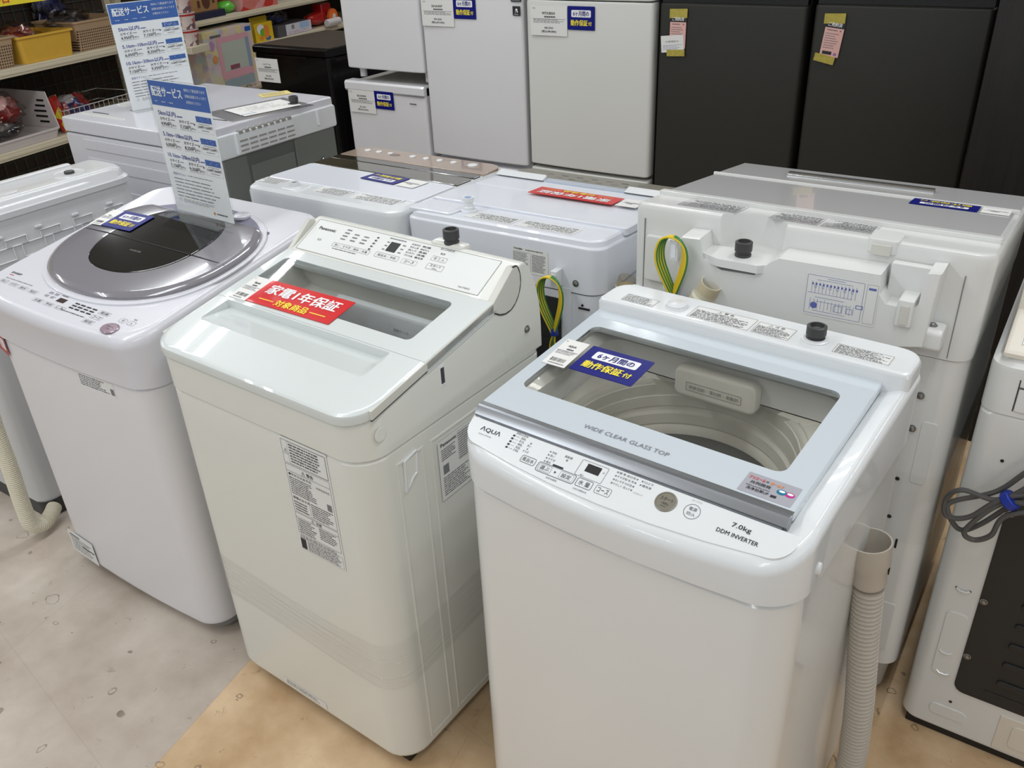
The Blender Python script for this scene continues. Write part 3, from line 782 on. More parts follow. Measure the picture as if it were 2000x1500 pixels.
    b = MB(); b.tube([(Wd + .002, p[0], p[1] - .0015) for p in spline([(a, c_, 0) for a, c_ in S1], 4)], .0022, dgrey, 6); b.build('skirt_gap', t)
    # console: sloping control face and rounded back
    pr = [(.363, .90), (.363, .9455), (.449, .9885), (.458, .9905), (.468, .988), (.482, .972), (.50, .935), (.512, .89), (.516, .84), (.516, .79), (.40, .79)]
    b = MB(); b.prism(pr, -.002, Wd + .002, pa_w, .006); co = b.build('console', t)
    pv = V((0, .086, .043)).normalized()
    b = MB()
    dd = Dec((.2665, .408, .9455 + .5 * .045), (1, 0, 0), pv, .0008)
    dd.sheet(.50, .09, mat('panel_white', (226, 228, 226), .4), .001); dd.frame(0, 0, .50, .09, .0007, dgrey, .001)
    cp = dd.build('control_panel', t)
    d = Dec((.2665, .408, .9455 + .5 * .045), (1, 0, 0), pv, .0008)
    X = lambda x: x - .2665
    Yv = lambda y: (y - .408) / pv.y
    d.text('Panasonic', X(.06), Yv(.428), .008, ink, .05, .015); d.text('8.0', X(.06), Yv(.40), .006, inkg)
    for c_ in range(3):
        for r_ in range(4 if c_ == 0 else 3): d.rect(X(.118 + c_ * .028), Yv(.438 - r_ * .008 - (0 if c_ == 0 else .007)), .014, .0035, inkg)
    for i in range(5): d.text('■%d' % (i + 1), X(.204), Yv(.436 - .0075 * i), .004, ink)
    d.frame(X(.157), Yv(.3975), .108, .0115, .0006, inkg, .002)
    d.text('洗い｜すすぎ｜脱水｜水量', X(.157), Yv(.3975), .0062, ink, .096); d.lines(X(.11), X(.19), Yv(.39), Yv(.386), 1, inkg, .6)
    d.rect(X(.256), Yv(.423), .026, .026, blk); d.lines(X(.232), X(.29), Yv(.444), Yv(.44), 1, inkg, .7)
    for i in range(3): d.rect(X(.236), Yv(.432 - i * .009), .007, .003, inkg); d.rect(X(.28), Yv(.432 - i * .009), .008, .003, inkg)
    d.frame(X(.258), Yv(.3995), .064, .013, .0006, inkg, .002); d.text('風呂水｜予約', X(.258), Yv(.3995), .0065, ink, .05)
    for c_ in range(2):
        for r_ in range(5): d.text(('おまかせ', 'わたし流', '念入り', 'おうちクリーニング', 'パワフル滝洗い', '乾燥', '約40℃つけおき', '柔軟', '消毒', '槽洗浄')[c_ * 5 + r_][:5], X(.306 + c_ * .028), Yv(.440 - r_ * .0068), .0046, ink, .022, .01)
    d.frame(X(.319), Yv(.3995), .04, .0125, .0006, inkg, .002); d.text('コース', X(.319), Yv(.3995), .0065, ink, .026)
    d.text('ECONAVI', X(.385), Yv(.445), .0055, inkg, .034, .01); d.text('電源', X(.381), Yv(.434), .0048, ink, .012)
    for x, s_ in ((.371, '切'), (.391, '入')): d.frame(X(x), Yv(.421), .018, .0125, .0006, inkg, .0015); d.text(s_, X(x), Yv(.421), .0065, ink)
    d.frame(X(.385), Yv(.402), .042, .0145, .0006, inkg, .002); d.text('スタート', X(.385), Yv(.4045), .006, ink, .028); d.text('一時停止', X(.385), Yv(.3985), .003, ink, .016)
    d.text('NA-FA8H2', X(.478), Yv(.376), .004, inkg, .028)
    d.build('panel_lettering', cp)
    b = MB(); b.box(.33, .415, .452, .484, .975, .995, pa_w, .006, .008); tapfit(b, (.376, .468, .993), .0165, .03); lab(b.build('water_inlet', t), 'dark threaded water inlet')
    # stickers on the front and side
    d = Dec((.405, -.0006, .655), (1, 0, 0), (0, 0, 1), .0003); d.sheet(.122, .258, paperl, .003)
    d.frame(0, .0985, .114, .05, .0006, ink); d.text('⚠', -.047, .1, .012, ink); d.frame(.0075, .0985, .097, .048, .0004, inkg); d.lines(-.037, .053, .12, .078, 5, ink, .55)
    d.frame(0, .017, .114, .108, .0006, ink); d.text('⚠ 警告', 0, .063, .0085, ink, .03, .01); d.rect(0, .056, .112, .0006, ink)
    d.text('●やけどのおそれ', -.022, .050, .006, ink, .06, .01); d.text('けがのおそれ', .036, .044, .005, ink, .034, .01); d.lines(-.053, .015, .044, .004, 6, ink, .5); d.rect(.046, .01, .012, .015, inkg)
    d.text('感電のおそれ', -.03, -.003, .006, ink, .045, .01); d.rect(-.01, -.001, .0006, .07, inkg); d.lines(-.053, -.014, -.01, -.034, 3, ink, .5); d.lines(-.006, .053, .0, -.034, 5, ink, .5)
    d.frame(0, -.064, .114, .05, .0006, ink); d.text('⚠ 注意', 0, -.0445, .0075, ink, .028, .01); d.rect(0, -.05, .112, .0006, ink); d.lines(-.053, -.004, -.052, -.087, 5, ink, .5); d.lines(.004, .053, -.052, -.08, 4, ink, .5)
    d.lines(-.055, .055, -.091, -.1, 2, ink, .5); d.rect(-.049, -.113, .014, .024, ink); d.frame(.0, -.113, .114, .028, .0005, ink); d.lines(-.038, .052, -.101, -.125, 4, ink, .5)
    d.build('warning_sticker', t)
    d = Dec((Wd + .0018, .225, .675), (0, 1, 0), (0, 0, 1), .0003); d.sheet(.095, .13, paperl, .002); d.text('Panasonic', -.018, .055, .007, ink, .045, .015); d.lines(-.04, .0, .046, .02, 4, ink, .5); d.frame(.026, .03, .036, .062, .0005, ink); d.lines(.01, .042, .058, .0, 8, ink, .5); d.rect(-.03, .0, .016, .02, inkg); d.lines(-.04, .04, -.015, -.058, 6, ink, .45); d.build('rating_sticker', t)
    d = Dec((.245, -.0006, .062), (1, 0, 0), (0, 0, 1), .0002); d.sheet(.14, .02, paperl, .001); d.lines(-.06, .06, .007, -.006, 2, ink, .35); d.build('small_sticker', t)
    # stretch film band
    b = MB()
    fl = []
    for k in range(44):
        f = k / 43; z = .245 + .115 * f; ph = random.random() * 6; am = random.choice((0, 0, .001, .0025, .004)) * (1 if 0 < k < 43 else 0)
        base = rr(-.0012, Wd + .0012, -.0012, D + .0012, (.061, .061, .026, .026), (lambda x, y, z=z: z + .012 * math.sin(x * 7 + 1 + f) + .02 * x + .05 * max(0, y)), 7, ms=6, mf=24)
        out = []
        for x, y, zz_ in base:
            n_ = V((x - Wd / 2, y - D / 2, 0)); n_ = V((0, -1, 0)) if y < .03 else (V((1, 0, 0)) if x > Wd - .01 else n_.normalized())
            d_ = am * max(0, .45 + .55 * math.sin(x * 11 + y * 9 + ph))
            out.append((x + n_.x * d_, y + n_.y * d_, zz_))
        fl.append(out)
    b.loft(fl, film, False, False); lab(b.build('stretch_film', t), 'clear stretch film band wrapped round the cabinet')
    return t
washer_console()
PA = ((-1.43, .838), -2.44, .18, .8805, 0)
price_tag('price_tag', 'white price tag lying beside the red card on the sloping glossy lid', *onto(*PA, .051, .211, 1, .0006), .05, .08, 'Panasonic', None, None, True)
warranty_red('warranty_card', 'red one-year warranty card on the sloping glossy lid', *onto(*PA, .191, .216, 1.6, .0009), .231, .078)

# ================================================================== front row, left: washer with grey oval lid
def washer_oval():
    t = thing('washing_machine', 'white washing machine with grey oval lid and dark smoked window, left of the front row', 'washing machine', (-2.135, .858, 0), 0)
    Wd = .622; D = .56
    b = MB()
    R = lambda i, z: rr(.004 + i, Wd - .012 - i, i, D - i, (.055, .055, .03, .03), z, 7, bow=.012)
    b.loft([R(.012, .04), R(.003, .045), R(0, .06), R(0, .64), R(0, .715), R(.004, .721)], sh_body); b.build('cabinet', t)
    for x, y in ((.06, .07), (.55, .07), (.06, .48), (.55, .48)): foot(t, (x, y, 0), [(.024, 0), (.024, .008), (.05, .02), (.055, .045)], greyp)
    k = .16
    zt = lambda dz: (lambda x, y: .851 + k * y + dz)
    C = lambda i, dz: rr(i - .004, Wd - i, -.014 + i, D + .004 - i, (.07, .07, .06, .06), zt(dz), 8, bow=.02, ms=6)
    lo = lambda i, z: rr(i, Wd - .008 - i, -.004 + i, D + .002 - i, (.058, .058, .05, .05), z, 8, bow=.014, ms=6)
    b = MB(); b.loft([lo(.004, .721), lo(0, .724), lo(-.002, .78), C(0, -.03), C(.002, -.015), C(.008, -.005), C(.018, 0)], sh_w); b.build('top_cover', t)
    # oval lid
    kv = V((0, 1, k)).normalized()
    n = 72
    def oval(cx, cy, a, c_, dz, p=2.25, lo_=-9, hi_=9):
        o = []
        for i in range(n):
            th = 2 * pi * i / n; cs, sn = math.cos(th), math.sin(th)
            x = cx + a * math.copysign(abs(cs) ** (2 / p), cs); y = cy + c_ * math.copysign(abs(sn) ** (2 / p), sn)
            if y < lo_:
                xm = a * (1 - abs((lo_ - cy) / c_) ** p) ** (1 / p); x = min(max(x, cx - xm), cx + xm)
            y = min(max(y, lo_), hi_)
            o.append((x, y, zt(dz)(x, y)))
        return o
    HL = .424
    b = MB(); cx, cy = .328, .275
    b.loft([oval(cx, cy, .284, .226, 0), oval(cx, cy, .284, .226, .004), oval(cx, cy, .281, .223, .006)], sh_w, False, True); b.build('lid_surround', t)
    b = MB()
    kw = dict(hi_=HL)
    b.loft([oval(cx, cy, .274, .213, .003, **kw), oval(cx, cy, .274, .213, .012, **kw), oval(cx, cy, .268, .208, .017, hi_=HL - .002), oval(cx, cy, .256, .198, .020, hi_=HL - .006), oval(cx, .288, .158, .150, .022, hi_=HL - .012), oval(cx, .288, .156, .148, .018, hi_=HL - .014)], grey_lid, False, False)
    lid = b.build('lid', t)
    b = MB(); b.loft([oval(cx, .288, .157, .149, .008, hi_=HL - .013), oval(cx, .288, .157, .149, .0205, hi_=HL - .013), oval(cx, .288, .15, .143, .0225, hi_=HL - .018)], mat('smoked_black', (14, 14, 15), .08, coat=.25, spec=.4)); lab(b.build('window_pane', lid), 'dark smoked window')
    b = MB(); zz = lambda y, dz: zt(dz)(0, y)
    b.tube([(cx - .266, .264, zz(.264, .0165)), (cx - .25, .264, zz(.264, .0195)), (cx - .15, .264, zz(.264, .0225)), (cx + .15, .262, zz(.262, .0228)), (cx + .245, .262, zz(.262, .0195)), (cx + .266, .262, zz(.262, .0165))], .0016, blk, 6); b.build('fold_line', lid)
    d = Dec((cx + .0, .225, zz(.225, .0227)), (1, 0, 0), kv, 0); d.text('INVERTER', .0, .0, .006, inkg, .04); d.build('lid_lettering', lid)
    # inlet dial area behind the lid
    b = MB(); b.loft([oval(cx, cy, .268, .212, .0055, lo_=HL + .004), oval(cx, cy, .268, .212, .008, lo_=HL + .004)], mat('slate_print', (112, 112, 134), .4)); dl = b.build('dial_print', t)
    b = MB(); b.lathe([(.022, 0), (.022, .006), (.016, .009), (.0, .0095)], (.425, .465, zz(.465, .007)), sh_w, 20); b.build('dial_knob', dl)
    b = MB(); b.lathe([(.014, 0), (.014, .001), (0, .0014)], (.535, .432, zz(.432, .0005)), MATS['slate_print'], 16, None, 1.2, .8); b.build('slate_patch', t)
    # control markings
    d = Dec((0, 0, zz(0, .0002)), (1, 0, 0), kv, 0)
    d.text('SHARP', .072, .069, .0066, ink, .04, .02); d.rect(.064, .06, .018, .0022, mat('red_ink', (190, 60, 60), .5))
    d.lines(.062, .20, .05, .045, 1, inkg, .6, (.03, .06))
    def bt(x, y, w, h, s_): d.frame(x, y, w, h, .0006, inkg, .001); d.text(s_, x, y, h * .62, ink, w * .72)
    for i, s_ in enumerate(('洗い', 'すすぎ', '脱水', '風呂水')): bt(.075 + i * .042, .034 - i * .001, .032, .011, s_)
    for i in range(4): d.lines(.245 + (i % 2) * .022, .262 + (i % 2) * .022, .05 - .012 * (i // 2), .042 - .012 * (i // 2), 2, ink, .5, (.3, .5))
    d.rect(.31, .034, .028, .014, mat('display_brown', (62, 48, 46), .2)); d.lines(.29, .32, .051, .047, 1, ink, .6)
    for i, s_ in enumerate(('水量', '予約', 'しみ')): bt(.25 + i * .043, .012, .034, .011, s_)
    for r_ in range(3):
        for c_ in range(4): d.rect(.362 + c_ * .021, .04 - r_ * .0085, .016, .0042, ink)
    d.lines(.345, .45, .012, .007, 1, ink, .6)
    bt(.463, .038, .036, .012, '乾燥'); bt(.458, .02, .036, .012, 'コース'); bt(.455, .002, .036, .012, '設定')
    for x, s_ in ((.53, '切'), (.558, '入')): d.frame(x, .036, .022, .0135, .0006, inkg, .0045); d.text(s_, x, .036, .007, ink)
    d.text('電源', .556, .049, .0045, ink)
    d.build('panel_lettering', t)
    b = MB(); b.lathe([(.024, 0), (.024, .002), (.021, .0035), (.02, .0028), (.0, .0034)], (.528, .004, zz(.004, 0)), mauve, 32, (0, -kv.z, kv.y), 1, .72); sb = b.build('start_button', t)
    d = Dec((.528, .004, zz(.004, .0036)), (1, 0, 0), kv, 0); d.text('スタート', 0, .002, .005, ink, .022); d.text('一時停止', 0, -.005, .003, ink, .014); d.build('start_lettering', sb)
    # stickers
    d = Dec((.43, -.0095, .698), (1, .03, 0), (0, 0, 1), .0003); d.sheet(.125, .034, paperl, .001); d.lines(-.06, .045, .015, -.014, 4, ink, .5); d.rect(.054, -.005, .012, .016, inkg); d.build('rating_sticker', t)
    d = Dec((.075, -.0075, .085), (1, -.06, 0), (0, 0, 1), .0003); d.sheet(.13, .075, paperl, .002); d.rect(-.03, .024, .05, .004, ink); d.rect(.03, .0, .06, .004, ink); d.lines(-.055, .055, .02, -.03, 5, inkg, .4); d.build('instruction_sticker', t)
    d = Dec((.026, -.0005, .70), (1, -.22, 0), (0, 0, 1), .0003); d.sheet(.075, .055, mat('sticker_red2', (176, 40, 40), .4), .001); d.rect(.01, 0, .04, .03, whi); d.lines(-.005, .028, .012, -.012, 3, MATS['sticker_red2'], .5); d.build('red_sticker', t)
    return t
washer_oval()
SHL = ((-2.135, .858), 0, .16, .851 + .0225, 0)
price_tag('price_tag', 'white price tag on the grey oval lid', *onto(*SHL, .088, .318, 4, .0012), .042, .076, None, None, None, True)
warranty_blue('warranty_card', 'blue warranty card on the grey oval lid', *onto(*SHL, .166, .323, 2, .0014), .112, .078)

# ================================================================== second row (backs towards us)
def wire_loop(b, c, wd, ht, k=4, dx=0):
    """hank of green/yellow earth wire: loops hung on a hook, tied at the bottom"""
    for i in range(k):
        w = wd * (.75 + .12 * i); h = ht * (.9 + .05 * i); off = -.003 * i
        pts = [(c[0] + w * .08, c[1] + off, c[2] - h), (c[0] - w * .5, c[1] + off - .004, c[2] - h * .45), (c[0] - w * .42, c[1] + off - .006, c[2] - h * .1), (c[0], c[1] + off - .006, c[2]), (c[0] + w * .45, c[1] + off - .006, c[2] - h * .12), (c[0] + w * .5, c[1] + off - .004, c[2] - h * .45), (c[0] + w * .1, c[1] + off, c[2] - h)]
        sp = spline(pts, 8)
        b.tube([(p.x - .0012, p.y, p.z) for p in sp], .0022, wyel, 6)
        b.tube([(p.x + .0016, p.y + .0008, p.z) for p in sp], .0019, wgrn, 6)
    for i in range(3):
        b.tube(spline([(c[0] + wd * .08, c[1], c[2] - ht), (c[0] + wd * (-.1 + .1 * i), c[1] - .004, c[2] - ht * 1.2), (c[0] + wd * (-.2 + .15 * i), c[1], c[2] - ht * 1.45)], 6), .002, (wyel, wgrn, wyel)[i], 6)

def washer_wide():
    t = thing('washing_machine', 'large white washer dryer, its back with wiring diagram and earth wire towards us', 'washing machine', (-.735, 1.5, 0), 0)
    Wd = .638; D = .60
    k = -.13
    b = MB()
    R = lambda i, z: rr(.004 + i, Wd - .002 - i, i, D - i, (.03, .035, .04, .04), z, 6)
    b.loft([R(.004, .125), R(0, .13), R(0, .84), R(0, .862)], hi_w); b.build('cabinet', t)
    b = MB(); b.loft([R(.03, .02), R(.02, .03), R(.012, .126)], mat('base_grey', (176, 174, 168), .5)); b.build('base', t)
    zt = lambda dz: (lambda x, y: 1.06 + k * y + dz)
    C = lambda i, dz: rr(i - .002, Wd + .002 - i, i, D - i, (.02, .035, .03, .03), zt(dz), 6, ms=6)
    lo = rr(0, Wd, -.002, D, (.02, .035, .04, .04), .864, 6, ms=6)
    b = MB(); b.loft([lo, C(0, -.03), C(0, -.012), C(.003, -.004), C(.010, 0)], hi_w); uh = b.build('upper_housing', t)
    b = MB(); b.lathe([(.052, .992), (.058, 1.0), (.060, 1.03), (.066, 1.10)], (.238, .0, 0), hi_w, 32, None, 1.0, .72)
    carve(uh, b)   # bowl around the water inlet
    # top: lid with raised lips, front strip with chrome bar
    b = MB(); q = lambda x0, x1, y0, y1, z0, z1, i=0: [rr(x0, x1, y0, y1, .004, zt(z0), 3, ms=2), rr(x0, x1, y0, y1, .004, zt(z1 - .001), 3, ms=2), rr(x0 + .002, x1 - .002, y0 + .002, y1 - .002, .003, zt(z1), 3, ms=2)]
    b.loft(q(.012, Wd - .012, .122, .39, -.001, .006), hi_top); lid = b.build('lid', t)
    b = MB(); b.loft(q(.004, Wd - .004, .10, .122, -.001, .009), hi_w); b.loft(q(.004, Wd - .004, .39, .40, -.001, .009), hi_w); b.build('lid_rim', t)
    b = MB(); b.loft(q(.006, Wd - .006, .401, .59, -.001, .005), hi_top); fs = b.build('control_strip', t)
    b = MB(); p0 = (.147, .50, zt(.009)(0, .5)); p1 = (.46, .503, zt(.009)(0, .503)); b.tube([(p0[0], p0[1] - .010, p0[2]), (p1[0], p1[1] - .010, p1[2])], .0055, chrome, 12); b.tube([p0, p1], .005, dgrey, 8); b.tube([(p0[0], p0[1] - .02, p0[2] - .004), (p1[0], p1[1] - .02, p1[2] - .004)], .003, hi_w, 8); lab(b.build('display_bar', fs), 'glossy chrome bar')
    # printed warnings along the rear edge
    for x0, x1 in ((.075, .195), (.255, .345), (.35, .44)):
        d = Dec(((x0 + x1) / 2, .062, zt(.0006)(0, .062)), (-1, 0, 0), V((0, -1, -k)).normalized(), .0002); w = x1 - x0
        d.sheet(w, .07, mat('warning_tint', (214, 203, 190) if x0 > .2 and x0 < .3 else (208, 207, 205), .4) if False else hi_top, .001); d.lines(-w * .46, w * .46, .03, -.03, 7, inkg, .45); d.build('warning_print', t)
    # water inlet in its niche
    b = MB()
    nz = 1.0
    # niche floor and curved wall standing proud of the rear
    pts = [(.16, -.001), (.165, -.05), (.20, -.066), (.275, -.066), (.30, -.045), (.305, -.001)]
    b.loft([[(x, y, .985) for x, y in pts], [(x, y, 1.0) for x, y in pts]], hi_w)
    ni = b.build('inlet_niche', t)
    b = MB(); tapfit(b, (.235, -.03, 1.0), .0158, .028); lab(b.build('water_inlet', t), 'dark threaded water inlet')
    # rear cover box with cut-outs
    def box_cover(poly, y0, mt):
        b_ = MB(); cx_ = sum(p[0] for p in poly) / len(poly); cz_ = sum(p[1] for p in poly) / len(poly)
        r_ = lambda y, s_: [(cx_ + (p[0] - cx_) * s_, y, cz_ + (p[1] - cz_) * s_) for p in poly]
        b_.loft([r_(-.0005, 1.0), r_(y0 + .004, 1.0), r_(y0 + .001, .995), r_(y0, .988)], mt, False, True); return b_
    poly = [(.122, .905), (.118, .955), (.121, 1.0), (.124, 1.026), (.16, 1.028), (.168, .992), (.205, .976), (.268, .978), (.295, 1.008), (.31, 1.018), (.482, 1.020), (.485, .985), (.498, .970), (.54, .968), (.549, .98), (.552, 1.036), (.572, 1.038), (.566, .905), (.53, .897), (.30, .897)]
    b = box_cover(poly, -.058, hi_w); cv = b.build('rear_cover', t, 30)
    b = MB(); b.box(.488, .552, -.02, -.002, .966, 1.03, hi_w, .003); b.build('cover_pocket', cv)
    b = MB(); b.box(.516, .542, -.066, -.018, .938, .986, hi_w, .003); b.box(.522, .536, -.068, -.064, .943, .977, pa_side, .001); b.build('cord_hook', cv)
    b = MB(); b.box(.552, .592, -.05, -.003, .895, .935, hi_w, .006, .01); b.build('screw_boss', cv); screw_part(cv, (.571, -.028, .935), (0, 0, 1), .006)
    # latch clip on the top edge
    b = MB(); b.box(.44, .492, -.004, .05, 1.035, 1.0605, hi_w, .003, .01); b.box(.449, .481, -.008, -.003, 1.034, 1.052, pa_side, .001); b.build('latch', t)
    # side recess panel lines (left) and right column
    for x_, a_, c_ in ((.022, .875, 1.03), (.6, .868, 1.02)):
        b = MB(); b.box(x_, x_ + .0016, -.0025, .002, a_, c_, greyp, .0005); b.build('panel_gap', t)
    b = MB(); b.box(.028, .112, -.012, .002, .905, 1.0, hi_w, .004, .008); b.build('side_pad', t)
    b = MB(); b.box(.0, .09, -.004, .002, .867, .885, hi_w, .002); b.build('lower_pad', t)
    # wiring diagram
    d = Dec((.423, -.0585, .964), (1, 0, -.0), (0, 0, 1), .0003); d.sheet(.122, .08, paperl, .002)
    bi = mat('blue_ink', (92, 104, 172), .5)
    d.frame(-.011, 0, .096, .072, .0006, bi); d.frame(.05, 0, .018, .072, .0004, inkg); d.rect(.05, .028, .012, .004, bi)
    for i in range(13):
        x = -.05 + i * .0062; d.rect(x, .014, .0005, .018 + .006 * random.random(), bi); d.rect(x + .001, .02, .003, .004, bi); d.rect(x, -.018, .0005, .014 + .008 * random.random(), bi)
        if i % 2: d.frame(x, .016, .004, .006, .0005, bi, .001)
    for y, w in ((.028, .06), (.003, .075), (-.004, .05), (-.012, .06), (-.03, .055), (.032, .03)): d.rect(-.014 + random.uniform(-.006, .006), y, w, .0006, bi)
    d.disc(-.043, -.02, .006, bi, 18); d.disc(-.043, -.02, .0025, paperl, 12); d.frame(.033, -.009, .012, .007, .0012, bi); d.frame(-.002, -.02, .014, .012, .0006, bi); d.frame(.018, -.02, .01, .01, .0006, bi)
    d.build('wiring_diagram', t)
    # lower back: pressed ribs, screws, holes, black lug
    for bx in ((.585, .612, .60, .735), (.585, .612, .17, .30), (.548, .553, .45, .84)):
        b = MB(); b.box(bx[0], bx[1], -.0015, .003, bx[2], bx[3], hi_w, .0014, .006); b.build('pressed_rib', t)
    for x, z in ((.543, .855), (.573, .785), (.571, .715), (.552, .79)): screw_part(t, (x, -.001, z), (0, -1, 0), .0055)
    for x, z in ((.565, .60), (.565, .51)): hole_part(t, (x, -.0008, z), (0, -1, 0), .004)
    for bx in ((.585, .589, .44, .462), (.577, .587, .37, .388)):
        b = MB(); b.box(bx[0], bx[1], -.0015, .001, bx[2], bx[3], blk, .0004); b.build('slot', t)
    b = MB(); b.prism([(-.035, .855), (-.035, .885), (-.002, .89), (-.002, .845)], .46, .505, blk, .002); b.box(.505, .528, -.045, -.002, .86, .9, hi_w, .003); b.build('cord_bracket', t)
    # drain hose end poking up behind
    b = MB()
    path = spline([(.15, -.048, .80), (.158, -.052, .86), (.168, -.056, .90)], 12); hose_corr(b, path, .021, hosew, .0075)
    b.lathe([(.022, 0), (.025, .004), (.025, .024), (.021, .028), (.021, .058), (.018, .058), (.017, .02), (0, .02)], (.167, -.056, .895), hosew, 24, (.45, -.08, 1), c1=False)
    lab(b.build('drain_hose', t), 'cream hose with a cut clear sleeve')
    b = MB(); ax = V((.45, -.08, 1)).normalized(); c0 = V((.167, -.056, .895)) + ax * .05
    for s_ in (0, 1):
        u_ = ax.orthogonal().normalized(); w_ = ax.cross(u_); arc = []
        for i in range(9):
            a = s_ * pi + i / 8 * 2.2; arc.append((c0 + (u_ * math.cos(a) + w_ * math.sin(a)) * .0225, .01 + .022 * math.sin(i / 8 * pi)))
        vs = [tuple(p - ax * .012) for p, h in arc] + [tuple(p + ax * h * .8) for p, h in arc]
        b.add(vs, [(i, i + 1, 10 + i, 9 + i) for i in range(8)], clear('clear_sleeve', (250, 246, 238), .1))
    b.build('hose_sleeve', t)
    # earth wire on its hook
    b = MB(); b.box(.110, .126, -.076, -.055, .985, 1.024, aq_w, .002); b.box(.113, .123, -.078, -.074, .99, 1.018, to_w, .001); b.build('wire_hook', t)
    b = MB(); wire_loop(b, (.116, -.068, 1.032), .052, .12); lab(b.build('earth_wire', t), 'green and yellow earth wire hank')
    b = MB(); b.lathe([(.008, 0), (.009, .003), (.009, .009), (.008, .012)], (.119, -.070, .904), tie, 14); b.tube([(.125, -.072, .908), (.138, -.068, .904), (.148, -.066, .908)], .003, tie, 6); b.build('cable_tie', t)
    b = MB(); b.lathe([(.012, 0), (.012, .004)], (.135, -.004, .882), blk, 16, (0, -1, 0)); b.tube([(.135, -.01, .882), (.135, -.035, .87), (.133, -.04, .82)], .006, greyp, 8); b.tube([(.03 + .05, -.012, .92), (.08, -.012, .86)], .008, hi_w, 10); b.build('cord_outlet', t)
    # film round the lower cabinet
    b = MB(); fl = [rr(0, Wd + .002, -.003, D + .002, (.032, .037, .04, .04), z, 6) for z in (.46, .50, .54, .58, .62)]
    b.loft(fl, film, False, False); lab(b.build('stretch_film', t), 'clear stretch film band')
    return t
washer_wide()
HIT = ((-.735, 1.5), 0, -.13, 1.066, 0)
warranty_blue('warranty_card', 'blue warranty card upside down on the large washer dryer with chrome bar', *onto(*HIT, .503, .357, 180, .0008), .124, .064)
price_tag('price_tag', 'white price tag upside down on the large washer dryer with chrome bar', *onto(*HIT, .595, .357, 180, .0008), .05, .058)

